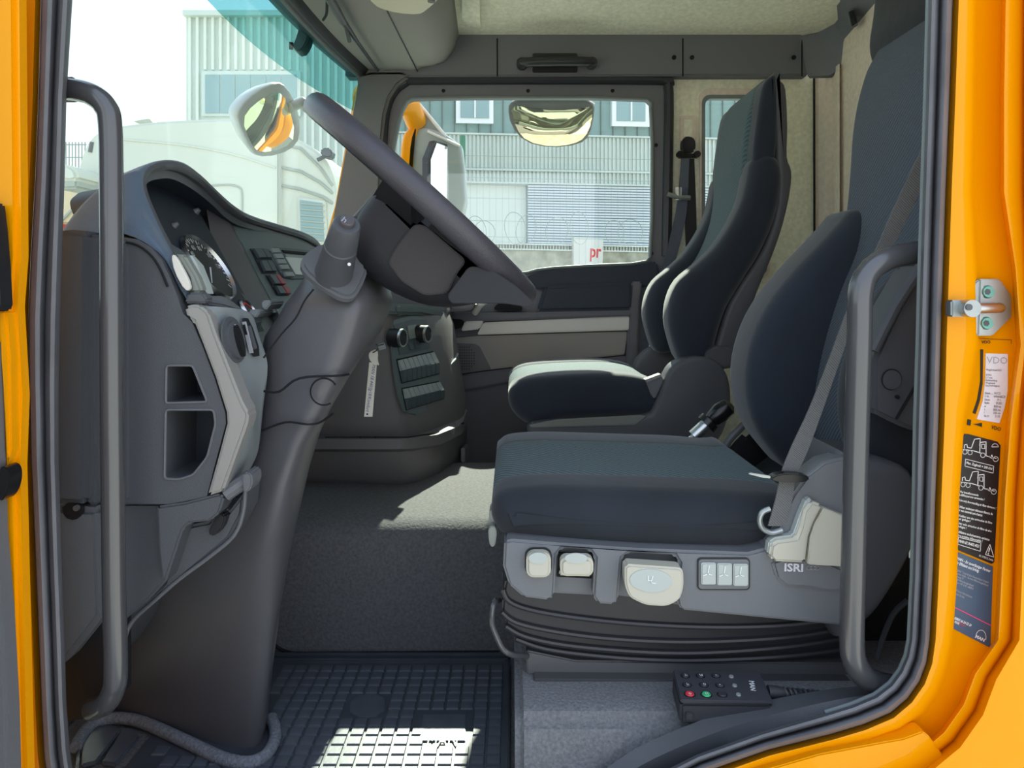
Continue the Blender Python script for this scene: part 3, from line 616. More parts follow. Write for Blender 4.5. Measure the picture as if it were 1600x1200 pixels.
# bracket with pale cheek beside the speedometer
obj('pale_cheek', YP(1.025).plate(chaikin([(270, 399), (276, 398), (296, 434), (301, 452), (292, 455), (275, 425)], 1), .006), 'paper', db, label='cream coloured cheek of the hood bracket', bev=.001)
obj('hood_bracket', ext([(272, 397), (290, 398), (310, 432), (317, 450), (317, 458), (300, 458), (296, 434)], 1.035, 1.03, 1.05), 'silver_side', db, bev=.004)
obj('bracket_base', ext([(296, 457), (318, 457), (326, 468), (325, 474), (290, 474)], 1.03, 1.025, 1.05), 'dash', db, bev=.003)
obj('housing_cap', MB().sheet([[P(326, 461, 1.05), P(345, 461, 1.10), P(362, 470, 1.16), P(388, 490, 1.22)], [P(326, 474, 1.05), P(350, 477, 1.08), P(372, 483, 1.12), P(392, 494, 1.16)]], (-.01, 0, -.01)), 'dash_mid', db, bev=.002)
for i, q in enumerate(([(416, 469), (429, 469), (430, 474), (421, 485), (414, 477)], [(402, 483), (414, 482), (420, 487), (412, 496), (403, 490)], [(390, 494), (401, 493), (408, 501), (402, 511), (395, 503)])):
    obj('toggle_switch', ext(q, 1.22, 1.20-.02*i, 1.27-.02*i), 'switch_face', db, bev=.002)
# lower side cover and hand brake bracket
obj('lower_cover', ext([(150, 786), (252, 786), (256, 850), (262, 905), (230, 940), (196, 968), (150, 1000)], 1.035, 1.035, 1.10), 'dash', db, bev=.004)
obj('lower_wing', ext([(247, 790), (290, 784), (345, 770), (352, 776), (345, 800), (330, 813), (298, 816), (288, 825), (262, 905), (256, 912), (250, 860)], 1.02, 1.015, 1.06), 'dash', db, bev=.006)
obj('wing_recess', ext([(290, 820), (330, 812), (348, 790), (358, 800), (386, 765), (382, 800), (362, 838), (300, 890), (258, 925), (250, 920), (262, 905)], 1.06, 1.05, 1.12), 'dash', db, bev=.005)
obj('lower_rim', MB().tube([P(x, y, 1.05) for x, y in cr([(383, 765), (380, 800), (366, 836), (330, 868), (280, 905), (240, 940), (212, 965), (199, 985), (195, 1005)], 4, False)], .003, 8), 'dash_mid', db)
obj('under_panel', ext([(150, 800), (372, 780), (362, 832), (330, 862), (280, 899), (240, 934), (212, 958), (194, 1000), (150, 1060)], 1.12, 1.10, 1.3), 'dash', db)
bl = obj('bonnet_lever', MB().tube([P(*q) for q in ((352, 772, 1.03), (372, 758, 1.035), (392, 745, 1.04))], .011, 10), 'dash_mid', db, label='grey hand lever under the switch housing')
obj('lever_end', ext(chaikin([(385, 735), (398, 731), (403, 745), (398, 762), (388, 766)], 1), 1.04, 1.02, 1.06), 'dash_mid', bl, bev=.004)
obj('lever_slot', ext(chaikin([(325, 830), (345, 800), (356, 805), (348, 828), (332, 838)], 1), 1.04, 1.035, 1.06), 'black', db, bev=.002)
obj('end_strip', ext([(78, 362), (108, 358), (138, 361), (138, 380), (134, 790), (80, 787), (78, 560)], .985, .985, 1.04), 'dash', db, bev=.008)
obj('end_groove', ext([(136, 366), (152, 367), (152, 790), (134, 790)], 1.0, 1.0, 1.04), 'dash', db, bev=.004)
obj('lower_strip', ext([(80, 790), (156, 794), (162, 960), (140, 990), (108, 1030), (84, 1050)], .995, .99, 1.05), 'dash_mid', db, bev=.008)
obj('screw_pocket', YP(.99).plate(chaikin([(97, 787), (132, 787), (131, 803), (118, 813), (102, 808)], 1), .002), 'black', db)
obj('screw', MB().disc(P(121, 793, .986), (0, -1, 0), .004, .004, 12), 'steel', db)
obj('floor_trim', ext([(108, 1030), (140, 990), (162, 960), (176, 970), (176, 1100), (150, 1115), (110, 1120)], 1.03, 1.02, 1.08), 'black', db)
# ---- centre console
Z0 = [(420, 482, 1.66), (600, 482, 1.64), (646, 484, 1.79), (689, 487, 1.95), (702, 489, 2.12)]
st = [Z0, [(420, 522, 1.64), (606, 520, 1.62), (655, 516, 1.77), (697, 512, 1.93), (709, 505, 2.1)],
      [(420, 592, 1.62), (620, 590, 1.6), (667, 583, 1.75), (708, 575, 1.9), (718, 563, 2.08)],
      [(420, 652, 1.61), (632, 650, 1.59), (680, 643, 1.73), (719, 634, 1.88), (727, 613, 2.06)],
      [(420, 682, 1.61), (637, 682, 1.59), (686, 675, 1.73), (725, 658, 1.88), (731, 634, 2.06)]]
KY = .33
def crings(st, mode=1, KY=.33):
    o = []
    for r in st:
        p = [P(a[0], a[1], a[2]+KY) for a in r]; back = [V((p[-1].x-.02, p[-1].y+.05, p[-1].z)), V((-.62, p[-1].y+.05, p[-1].z)), V((-.62, p[0].y, p[0].z))]
        a, b, c, d, e = p
        o.append([a, a.lerp(b, .5), b.lerp(a, .08), b.lerp(c, .12), c, d.lerp(c, .15), d.lerp(e, .25), e] + back)
    return o
cc = obj('center_console', MB().loft(crings(st)), 'console', db, ang=50, label='grey centre console turned towards the driver')
st2 = [[(420, 686, 1.605), (636, 686, 1.585), (684, 679, 1.725), (722, 664, 1.88), (730, 640, 2.06)], [(420, 702, 1.60), (636, 702, 1.58), (688, 695, 1.72), (726, 676, 1.88), (732, 655, 2.06)],
       [(430, 706, 1.63), (640, 706, 1.60), (682, 698, 1.74), (722, 682, 1.89), (730, 660, 2.06)], [(470, 745, 1.64), (640, 748, 1.61), (690, 745, 1.75), (716, 738, 1.89), (729, 712, 2.08)], [(510, 757, 1.65), (620, 767, 1.63), (684, 764, 1.76), (702, 757, 1.88), (716, 738, 2.08)]]
obj('console_base', MB().loft(crings(st2, KY=.25)), 'console', db, ang=50)
cb = [(-.70, -.40), (-.36, -.40), (-.36, -.53), (-.70, -.53)]
obj('console_foot', MB().prism([V((x, 1.95, EZ+z)) for x, z in cb], (0, .2, 0)), 'dash', db)
obj('base_seam', MB().tube([P(*q) for q in ((508, 684, 1.89), (636, 684, 1.87), (684, 677, 2.01), (724, 661, 2.16))], .003, 6), 'void', db)
obj('lid_latch', MB().tube([P(x, y, 1.86) for x, y in ((563, 682), (565, 692), (575, 697), (585, 692), (587, 682))], .0016, 6), 'void', db)
CP = PL(P(608, 530, 1.618+KY), P(697, 522, 1.928+KY), P(632, 650, 1.588+KY))
obj('console_top', MB().prism([P(a[0], a[1], a[2]+KY) for a in ((560, 470, 1.66), (622, 474, 1.64), (660, 476, 1.8), (690, 483, 1.95), (702, 489, 2.12), (600, 489, 2.12), (520, 478, 1.7))], (0, 0, -.03)), 'console_teal', db, bev=.008)
obj('console_fascia', CP.plate(chaikin([(606, 503), (632, 495), (650, 493), (664, 500), (694, 632), (633, 655), (617, 610)], 1), .004), 'console_teal', db, bev=.002)
obj('climate_frame', CP.plate([(612, 508), (640, 500), (664, 500), (670, 545), (622, 556)], .006), 'key', db, bev=.001)
for x, y in ((628, 527), (668, 521)):
    c = CP.hit(x-17, y+1); d = V((.93, -.36, .02)).normalized()
    k = obj('climate_dial', MB().tube([c, c+d*.034, c+d*.036], [.0255, .024, .022], 24), 'black', db, label='black climate dial with chrome ring')
    obj('chrome_ring', MB().loft([[c + d*hh + (V((-d.y, d.x, 0)).normalized()*math.cos(a)+V((0, 0, 1))*math.sin(a))*rr for a in [6.2832*j/28 for j in range(28)]] for rr, hh in ((.0245, .032), (.024, .038), (.020, .038), (.0195, .033))], True, False), 'chrome', k)
    obj('dial_face', MB().disc(c+d*.033, d, .0195, .002, 24), 'key', k)
obj('climate_display', CP.plate([(633, 510), (646, 508), (650, 528), (637, 531)], .009), 'lcd', db)
keyset([[(634, 536), (641, 535), (644, 547), (637, 548)], [(643, 535), (650, 534), (653, 545), (646, 546)]], CP, 'key', .010, db)
for (a, b, c, d), n in ((((617, 562), (674, 549), (684, 585), (625, 600)), 8), (((625, 607), (683, 596), (691, 624), (632, 642)), 8)):
    obj('switch_row', CP.plate([a, b, c, d], .006), 'void', cc)
    L = lambda p, q, t: (p[0]*(1-t)+q[0]*t, p[1]*(1-t)+q[1]*t)
    for i in range(n):
        t0, t1 = (i+.08)/n, (i+.94)/n
        for s0, s1, h0, h1, mm in ((.06, .50, .010, .016, 'key_top'), (.52, .97, .018, .010, 'key')):
            q = [L(L(a, b, t0), L(d, c, t0), s0), L(L(a, b, t1), L(d, c, t1), s0), L(L(a, b, t1), L(d, c, t1), s1), L(L(a, b, t0), L(d, c, t0), s1)]
            lo = [CP.hit(*p)+CP.n*.004 for p in q]; hi = [CP.hit(*p)+CP.n*h for p, h in zip(q, (h0, h0, h1, h1))]
            obj('rocker_switch', MB().loft([lo, hi]), mm, cc, bev=.0006, seg=1)
obj('upper_keys', MB().box((0, 0, 0), (.001, .001, .001)) if False else CP.plate([(616, 484), (632, 480), (640, 489), (622, 494)], .006), 'key_top', cc, bev=.001)
obj('edge_strip', MB().tube([P(q[0], q[1], q[2]+KY) for q in ((684, 580, 1.86), (700, 574, 1.89), (711, 562, 1.95), (715, 553, 2.05))], .004, 8), 'key_top', cc)
obj('edge_socket', MB().prism([P(720, 700, 2.13), P(727, 694, 2.22), P(727, 716, 2.22), P(720, 722, 2.13)], (.012, 0, 0)), 'dash_mid', cc, bev=.002)
# passenger side of the dashboard behind the console
obj('passenger_dash', ext(chaikin([(420, 430), (600, 452), (690, 466), (706, 474), (704, 495), (660, 560), (600, 600), (420, 640)], 1), 2.5, 2.35, 2.66), 'dash', db, bev=.01, ang=60)
obj('passenger_ledge', ext(chaikin([(600, 462), (700, 462), (745, 470), (742, 484), (690, 488), (600, 488)], 1), 2.5, 2.50, 2.66), 'dash_mid', db, bev=.006)

# ------------------------------------------------------------------ STEERING COLUMN
sco = thing('steering_column', 'dark grey steering column housing flaring down to the cab floor', 'steering column')
def crow(y, xl, xr, xf, Yl=1.16, Yr=1.12, Yf=None):
    Xr = (xr-CX)*Yr/F; Yf = Yf or max(Yr+.08, min(Yr+.25, Xr*F/(xf-CX)))
    z = P(0, y, Yr).z
    a, b = P(xl, y, Yl), P(xr, y, Yr)
    pts = [V((a.x, Yl, z)), V(((a.x*.45+b.x*.55), Yl*.45+Yr*.55-.004, z)), V((b.x, Yr, z)), V(((xf-CX)*Yf/F, Yf, z)), V((b.x-.04, Yf+.10, z)), V((a.x, Yf+.10, z)), V((a.x-.02, (Yl+Yf)/2+.05, z))]
    return [V(q) for q in chaikin([tuple(p) for p in pts], 2)]
rowsC = [(418, 490, 552, 570, 1.20, 1.19), (428, 474, 566, 592, 1.19, 1.175), (440, 464, 574, 606, 1.18, 1.16), (456, 452, 579, 616, 1.17, 1.14), (475, 437, 579, 620), (500, 424, 573, 612), (530, 405, 564, 601), (560, 402, 549, 576), (600, 402, 528, 550), (640, 400, 506, 528), (660, 398, 496, 518), (700, 390, 473, 505), (760, 368, 453, 489), (800, 345, 445, 480),
         (860, 290, 434, 466, 1.19, 1.135), (900, 240, 429, 457, 1.21, 1.145), (960, 195, 423, 446, 1.24, 1.155), (1000, 180, 420, 438, 1.26, 1.165), (1060, 165, 416, 430, 1.29, 1.18), (1100, 158, 413, 424, 1.31, 1.19), (1140, 155, 408, 420, 1.33, 1.20), (1185, 152, 402, 418, 1.34, 1.21)]
obj('column_shroud', MB().loft([crow(*r) for r in rowsC]), 'column', sco, ang=70)
# upper head of the column
seam('seam', [(412, 559), (440, 522), (462, 497), (476, 470), (490, 452)], 1.098, .0016, 'void', sco)
seam('seam', [(412, 611, 1.125), (436, 612, 1.118), (468, 591, 1.112), (530, 587, 1.116), (545, 585, 1.16)], 1.1, .0018, 'void', sco)
seam('seam', [(403, 676, 1.135), (445, 660, 1.122), (480, 663, 1.117), (500, 660, 1.128), (520, 646, 1.17)], 1.1, .0018, 'void', sco)
obj('service_cap', MB().tube([P(*q) for q in [(x, y, 1.113) for x, y in circ(506, 612, 21, 21, 20, 60, 330)]], .0014, 6), 'void', sco)
ax0, ax1 = P(519, 436, 1.13), P(542, 350, 1.045); axd = (ax1-ax0).normalized(); axl = (ax1-ax0).length
KP = PL(ax0, ax0+axd.orthogonal(), ax0+axd.cross(axd.orthogonal()))
bp = chaikin([(467, 418), (476, 402), (502, 386), (530, 388), (558, 404), (573, 428), (566, 448), (554, 470), (540, 474), (522, 468), (492, 448), (474, 432)], 1)
obj('stalk_plate', MB().prism([KP.hit(*p) - axd*.004 for p in bp], axd*.018), 'dash_mid', sco, bev=.005, label='rounded plate at the foot of the stalk')
lock = thing('column_stalk', 'stubby black stalk with a round push button on the steering column', 'stalk')
obj('stalk_body', MB().tube([ax0, ax0+axd*axl*.25, ax0+axd*axl*.60, ax0+axd*axl*.615, ax0+axd*axl*.63, ax0+axd*axl*.97, ax1], [.0295, .0275, .0245, .0228, .0240, .0205, .0185], 28), 'dash', lock)
obj('push_button', MB().tube([ax1-axd*.002, ax1+axd*.007, ax1+axd*.009], [.0105, .0105, .009], 24), 'dash_brown', lock, label='round push button on the stalk tip')
TP = PL(ax1+axd*.0092, ax1+axd*.0092+axd.orthogonal(), ax1+axd*.0092+axd.cross(axd.orthogonal()))
text('horn_symbol', 'h', TP, (538, 339), (544, 342), 'print_gray', lock, wt=.01)
obj('marker', MB().disc(P(546, 413, 1.07), (0, -1, 0), .0025, .002, 8), 'print_white', lock)
obj('far_stalk', MB().tube([P(*q) for q in ((556, 345, 1.30), (578, 318, 1.38), (606, 292, 1.46))], [.009, .008, .010], 12), 'dash_mid', label='thin dark stalk reaching out behind the steering wheel', cat='stalk')

# ------------------------------------------------------------------ STEERING WHEEL
sw = thing('steering_wheel', 'black leather steering wheel seen almost edge on', 'steering wheel')
WY = 1.285; WR = .238
Wc = P(654, 308, WY); Wt = V((.742, 0, -.670)).normalized()
wt_a = P(484, 158, 1.215); wb_a = P(822, 462, 1.215)
Wc = (wt_a+wb_a)/2; Wt = (wb_a-wt_a).normalized(); Rr = (wb_a-wt_a).length/2; Wc.y = WY; Wn = V((-Wt.z, 0, Wt.x)).normalized()
Ryy = .235
rim = []
for k in range(64):
    a = 2*math.pi*k/64; c = Wc + Wt*(Rr*math.cos(a)) + V((0, 1, 0))*(-Ryy*math.sin(a)) + Wn*(.006*math.sin(a) if math.sin(a) > 0 else 0)
    ra = (Wt*math.cos(a) + V((0, -1, 0))*math.sin(a)).normalized()
    rim.append([c + (ra*math.cos(b)*.018 + Wn*math.sin(b)*.0212) for b in [2*math.pi*j/14 for j in range(14)]])
rb = MB(); n_ = 14
for r in rim: rb.v += r
rb.f += [(i*n_+j, i*n_+(j+1) % n_, ((i+1) % 64)*n_+(j+1) % n_, ((i+1) % 64)*n_+j) for i in range(64) for j in range(n_)]
obj('rim', rb, 'wheel_leather', sw, ang=80)
hub = [(600, 285), (578, 308), (556, 340), (549, 376), (558, 412), (588, 442), (625, 463), (665, 477), (705, 480), (745, 474), (778, 466), (790, 450), (765, 410), (730, 374), (690, 338), (650, 302), (622, 280)]
obj('hub_housing', soft(hub, 1.16, 1.13, 1.44, .045, 3, 6), 'wheel_dark', sw, ang=70)
obj('spoke_face', YP(1.128).plate(rnd([(648, 350), (664, 352), (730, 408), (716, 424), (700, 458), (664, 462), (628, 440), (606, 410), (620, 384)], 9), .004, -.02), 'wheel_hub', sw, bev=.004, label='brownish plastic face behind the spoke')
obj('spoke_slot', MB().tube([P(*q) for q in cr([(672, 352, 1.105), (700, 376, 1.105), (730, 398, 1.105), (764, 428, 1.11)], 4, False)], .0035, 8), 'void', sw)
obj('lower_spoke', ext(rnd([(734, 416), (766, 420), (806, 446), (836, 474), (826, 480), (790, 474), (752, 474), (706, 474), (700, 462), (716, 440)], 8), 1.12, 1.105, 1.20), 'wheel_dark', sw, bev=.008, seg=3)
for s, nm_ in ((-1, 'spoke'), (1, 'spoke')):
    q0 = Wc + V((0, s*.10, 0)) - Wn*.03; q1 = Wc + V((0, s*(Ryy-.01), 0)) - Wn*.004
    obj(nm_, MB().loft([[q0+Wt*-.05+Wn*.012, q0+Wt*.05+Wn*.012, q0+Wt*.05-Wn*.03, q0+Wt*-.05-Wn*.03], [q1+Wt*-.03+Wn*.006, q1+Wt*.03+Wn*.006, q1+Wt*.03-Wn*.008, q1+Wt*-.03-Wn*.008]]), 'wheel_dark', sw, bev=.006)
# paper tag hanging from the ignition key
tg = thing('paper_tag', 'narrow white handwritten paper tag hanging below the steering column', 'tag')
GP = YP(1.42)
obj('tag_strip', GP.plate([(577, 566), (589, 567), (582, 651), (569, 651)], .0008), 'paper', tg)
obj('tag_loop', GP.plate(chaikin([(577, 550), (588, 545), (591, 552), (590, 562), (593, 572), (587, 568), (580, 566), (576, 558)], 1), .0010), 'paper', tg)
obj('string', MB().tube([P(*q) for q in ((583, 551, 1.418), (588, 548, 1.40), (592, 543, 1.38), (588, 538, 1.36))], .0012, 6), 'black', tg)
obj('key', MB().disc(P(592, 543, 1.375), (1, 0, .3), .006, .012, 10), 'steel', tg)
text('handwriting', 'MAN 18.440/Jg18/Komfort', GP, (587.5, 570), (577, 644), 'ink', tg, h=.0085, off=.0012, italic=.3)
obj('dot', MB().disc(GP.hit(574, 647)+GP.n*.001, GP.n, .0018, .0004, 10), 'print_black', tg)

# ------------------------------------------------------------------ grab bars at the doorway
def bar(label, pts, r, caps):
    t = thing('grab_bar', label, 'grab bar', 'grab bars at the doorway')
    obj('tube', MB().tube([P(*q) for q in cr(pts, 8, False)], r, 20), 'bar_metal', t)
    for p, n in caps: obj('end_collar', MB().disc(P(*p), n, r*1.15, .014, 20), 'rubber', t)
bar('dark metal grab bar beside the dashboard, ahead of the steering wheel', [(98, 140, .97), (120, 141, .955), (145, 149, .95), (164, 166, .95), (172, 195, .95), (174, 300, .95), (175, 600, .95), (178, 900, .95), (181, 1040, .95), (178, 1075, .955), (166, 1098, .965), (145, 1108, .99)], .0142, [((98, 140, .97), (1, 0, 0))])
bar('dark metal grab bar beside the driver seat backrest', [(1446, 393, .965), (1420, 396, .958), (1385, 405, .95), (1358, 424, .945), (1345, 455, .94), (1343, 520, .94), (1338, 700, .94), (1333, 900, .94), (1331, 1000, .94), (1336, 1035, .94), (1352, 1058, .942), (1372, 1068, .95), (1402, 1074, .97)], .0152, [((1438, 393, .962), (1, 0, 0))])

# ------------------------------------------------------------------ MAT and felt around the column foot
Zf = -.7655
mt = thing('rubber_floor_mat', 'black rubber floor mat with raised square tiles in the driver footwell', 'mat')
obj('mat_base', MB().box((-.62, .98, EZ-.772), (-.004, 1.50, EZ+Zf)), 'mat_rubber', mt, bev=.002)
for x0, x1, y0, y1 in ((-.012, -.004, .98, 1.51), (-.62, -.004, 1.50, 1.510), (-.62, -.004, 1.522, 1.532)): obj('mat_rim', MB().box((x0, y0, EZ-.772), (x1, y1, EZ-.757)), 'mat_rubber', mt, bev=.003)
px_, py_ = .0262, .0262; tile = None
def tilemesh():
    a, b, h = .0112, .0108, .0035; mb = MB().loft([[(-a, -b, 0), (a, -b, 0), (a, b, 0), (-a, b, 0)], [(-a+.001, -b+.001, h), (a-.001, -b+.001, h), (a-.001, b-.001, h), (-a+.001, b-.001, h)]])
    return mesh('tile', mb, 'mat_tile', smooth=False)
tile = tilemesh(); cnt = 0; SHARED = set([tile.name])
for j in range(19):
    y = 1.492-.0145-j*py_
    for i in range(23):
        x = -.030-i*px_
        if y < 1.0 or x < -.60: continue
        px, py = 800+x*F/y, 450+.765*F/y
        if py > 1215: continue
        if px < 430 and py < 1182 and not (px < 260 and py > 1150): continue
        if px < 250: continue
        if 655 < px < 732 and 1113 < py < 1165: continue
        if 545 < px < 600 and 1085 < py < 1125: continue
        o = obj('tile', tile, '', mt); o.location = (x, y, EZ+Zf-.0003); cnt += 1
print('mat tiles', cnt)
FP = ZP(Zf)
obj('mat_badge', FP.plate([(662, 1118), (728, 1118), (727, 1160), (655, 1160)], .003), 'mat_tile', mt, label='smooth panel in the mat', bev=.001)
obj('heel_pad', FP.plate(chaikin([(548, 1090), (600, 1084), (602, 1120), (546, 1124)], 1), .003), 'mat_tile', mt, bev=.001)
text('moulded_letters', 'MAN', PL(FP.o+V((0, 0, .0031)), FP.o+V((1, 0, .0031)), FP.o+V((0, 1, .0031))), (670, 1148), (716, 1148), 'mat_rubber', mt, h=.03, off=.0004)
for q in ([(128, 1160), (150, 1140), (176, 1137), (185, 1150), (150, 1195), (128, 1200)], [(192, 1142), (212, 1144), (218, 1155), (180, 1198), (158, 1196)], [(120, 1178), (126, 1172), (122, 1210), (118, 1210)]):
    obj('mat_flap', FP.plate(q, .006), 'mat_tile', mt, bev=.002)
fp = cr([(118, 1168), (130, 1146), (148, 1130), (178, 1122), (215, 1126), (255, 1142), (300, 1163), (345, 1184), (385, 1192), (413, 1182), (428, 1160), (430, 1140), (424, 1122)], 4, False)
FQ = ZP(-.757)
obj('carpet_edging', MB().tube([FQ.hit(*p) for p in fp], .010, 12), 'felt', label='grey felt carpet edging wrapped round the column foot', cat='carpet edging')

# ------------------------------------------------------------------ DRIVER SEAT
ds = thing('driver_chair', 'driver air-suspension seat with navy velour bolsters in the doorway', 'seat')
cus = [(768, 818), (767, 800), (772, 784), (790, 772), (830, 767), (880, 766), (960, 768), (1060, 771), (1150, 774), (1225, 780), (1262, 790), (1255, 830), (1230, 852), (1170, 862), (1080, 866), (1000, 864), (900, 858), (830, 850), (785, 842)]
obj('cushion', soft(cus, 1.055, 1.045, 1.19, .045, 3, 7), 'velour_side', ds, ang=80, label='dark velour side bolster of the cushion')
cus2 = [(x, y+(8 if y < 790 else 0)) for x, y in cus]
obj('cushion_panel', soft(cus2, 1.055, 1.115, 1.455, .018, 3, 5), 'weave', ds, ang=80, label='ribbed blue-grey woven cushion centre')
obj('cushion_bolster', soft([(x, y+9 if y < 790 else y) for x, y in cus], 1.055, 1.42, 1.56, .035, 3, 6), 'velour', ds, ang=80)
YR = 1.48
bol = [(1228, 735), (1196, 702), (1168, 662), (1154, 612), (1155, 560), (1170, 508), (1195, 463), (1230, 420), (1268, 380), (1296, 350), (1314, 331), (1340, 338), (1376, 372), (1388, 420), (1380, 480), (1350, 570), (1310, 650), (1285, 720), (1258, 748)]
obj('back_bolster', soft(bol, YR, 1.40, 1.565, .04, 3, 6), 'velour', ds, ang=80, label='large navy velour side bolster beside the gear lever')
obj('back_bolster', soft([(x+44, y) for x, y in bol], YR, 1.09, 1.19, .042, 3, 6), 'velour_side', ds, ang=80, label='dark side bolster nearest the doorway')
bk = [(1270, 745), (1248, 690), (1246, 620), (1260, 540), (1284, 460), (1310, 395), (1320, 335), (1326, 270), (1330, 210), (1338, 160), (1352, 112), (1370, 78), (1382, 40), (1388, -60), (1410, -150), (1470, -180), (1540, -130), (1560, 60), (1540, 300), (1500, 500), (1470, 700), (1400, 760), (1300, 765)]
obj('back_panel', soft(bk, YR, 1.15, 1.50, .035, 3, 6), 'weave_dark', ds, ang=80, label='woven grey-blue back panel')
hr = [(1366, 66), (1373, 96), (1392, 112), (1425, 100), (1462, 74), (1500, 50), (1520, -60), (1500, -170), (1430, -190), (1396, -140), (1380, -50), (1372, 20)]
obj('head_section', soft(hr, YR, 1.13, 1.515, .02, 3, 5), 'velour_side', ds, ang=80, label='plain dark head section')
shp = [(1360, 560), (1395, 485), (1437, 414), (1480, 420), (1480, 670), (1420, 671), (1397, 662), (1360, 643)]
shell = obj('back_shell', ext(shp, 1.07, 1.06, 1.14), 'shroud_dark', ds, bev=.006, label='grey plastic backrest shell')
obj('shell_edge', MB().tube([P(x, y, 1.058) for x, y in ((1364, 548), (1398, 480), (1440, 415))], .008, 10), 'shroud_dark', shell)
obj('cover_button', MB().disc(P(1393, 593, 1.062), (0, -1, 0), .0145, .004, 28), 'shroud_dark', shell)
obj('button_ring', MB().tube([P(x, y, 1.059) for x, y in circ(1393, 593, 15.5, 15.5, 24)+[(1408.5, 593)]], .0012, 6), 'black', shell)
obj('pin', MB().disc(P(1401, 620, 1.060), (0, -1, 0), .003, .003, 10), 'black', shell)
seam('seam', [(1400, 655), (1432, 600)], 1.058, .002, 'void', shell)
obj('seat_pan', ext([(800, 850), (1300, 850), (1420, 760), (1420, 900), (1320, 960), (830, 925)], 1.12, 1.12, 1.54), 'black', ds)
# plastic side shroud: recessed plate and raised front with cut-outs
obj('shroud_back', ext([(789, 848), (1200, 862), (1320, 880), (1320, 970), (1062, 950), (1055, 943), (967, 932), (924, 931), (866, 928), (800, 915)], 1.055, 1.055, 1.10), 'shroud', ds, bev=.004)
front = [(788, 846), (800, 843), (860, 848), (940, 854), (1000, 858), (1170, 864), (1200, 856), (1214, 822), (1240, 772), (1262, 742), (1288, 722), (1312, 716), (1330, 716), (1330, 979), (1314, 978), (1180, 965), (1066, 954), (1060, 948), (1056, 930), (1062, 880), (1055, 868), (982, 864), (972, 872), (966, 938), (960, 946), (934, 944), (926, 932), (930, 872), (922, 860), (878, 857), (870, 866), (866, 932), (858, 939), (818, 934), (795, 914), (786, 885)]
shr = obj('side_shroud', ext(front, 1.03, 1.03, 1.07), 'shroud', ds, bev=.007, seg=3, label='grey plastic side shroud with adjuster controls')
obj('shroud_tail', soft([(1296, 722), (1340, 716), (1390, 722), (1425, 738), (1436, 780), (1432, 850), (1400, 915), (1362, 968), (1330, 979), (1296, 978)], 1.05, 1.045, 1.20, .02, 3, 5), 'shroud_dark', ds, ang=70)
obj('shroud_step', YP(1.03).plate(chaikin([(1200, 862), (1322, 880), (1320, 915), (1300, 925), (1262, 916), (1215, 915)], 1), .006, -.01), 'shroud', shr, bev=.004)
SH = YP(1.03)
def knob(pts, h, name, lab=None, m='beige_lever', bev=.004): return obj(name, SH.plate(pts, h), m, ds, bev=bev, seg=3, label=lab)
obj('knob_well', SH.plate(rrect(820, 855, 862, 898, 12), .0012), 'black', ds)
k = knob(rrect(822, 857, 860, 896, 12), .018, 'adjuster_knob', 'cream rounded tilt knob'); obj('dish', YP(1.0118).plate(circ(841, 872, 15, 9), .001), 'beige_dish', k)
obj('slot', YP(1.054).plate([(872, 862), (927, 864), (927, 903), (870, 900)], .003), 'void', ds)
k = knob(rrect(874, 863, 925, 892, 10), .022, 'adjuster_paddle', 'cream paddle in its slot'); obj('dish', YP(1.0078).plate(circ(900, 872, 18, 8), .001), 'beige_dish', k)
obj('slot_lip', YP(1.05).plate([(874, 888), (924, 890), (923, 899), (873, 897)], .006), 'beige_lever', ds, bev=.002)
k = knob(rnd([(972, 871), (1061, 877), (1062, 905), (1056, 926), (1036, 936), (1004, 934), (979, 922), (972, 903)], 9, 4), .026, 'height_paddle', 'large cream height adjuster paddle', bev=.003)
obj('dish', YP(1.0038).plate(circ(1017, 907, 33, 18, 28, rot=4), .001), 'beige_dish', k)
YT = YP(1.0025)
text('seat_symbol', 'L', YT, (1012, 899), (1017, 899), 'print_white', k, wt=.01); polyl(YT, [(1020, 900), (1017, 910), (1024, 911)], 1.5, 'print_white', 'seat_symbol', k)
obj('button_frame', SH.plate(rrect(1089, 871, 1171, 921, 6), .0025), 'black', ds); obj('button_bed', SH.plate(rrect(1091, 873, 1169, 919, 5), .0028), 'shroud', ds)
for i in range(3):
    b = obj('lumbar_button', SH.plate(rrect(1094+25*i, 877+i*1.0, 1117+25*i, 911+i*1.0, 3), .007), 'beige_dish', ds, bev=.0015)
    polyl(YP(1.0225), [(1108+25*i, 884+i), (1106+25*i, 896+i), (1112+25*i, 898+i)], 1.6, 'print_white', 'seat_symbol', b)
    polyl(YP(1.0225), [(1099+25*i, 899+i), (1104+25*i, 897+i)], 1.6, 'print_white', 'seat_symbol', b)
knob([(1195, 862), (1197, 844), (1206, 838), (1236, 834), (1243, 815), (1248, 791), (1259, 777), (1277, 783), (1262, 812), (1255, 832), (1250, 872), (1202, 870)], .020, 'recliner_lever', 'cream recliner lever')
obj('lever_edge', SH.plate([(1194, 860), (1196, 841), (1206, 835), (1233, 831), (1244, 800), (1254, 776), (1263, 774), (1252, 800), (1241, 838), (1206, 842), (1202, 862)], .014), 'beige_dish', ds, bev=.002)
knob([(1254, 873), (1258, 833), (1265, 812), (1279, 788), (1326, 806), (1326, 879), (1256, 875)], .018, 'lift_lever', 'broad cream lever behind the recliner lever')
text('lettering', 'ISRI', SH, (1223, 877), (1252, 878), 'label_white', shr, h=.0115, wt=.03, off=.0072)
mbs = MB()
for cx_ in (1261, 1267, 1273): 
    q = [SH.hit(*p)+SH.n*.0075 for p in circ(cx_, 884, 4.5, 3.2, 16)]; mbs.tube(q+q[:1], .0004, 5)
obj('ring_logo', mbs, 'print_gray', shr, kind='stuff')
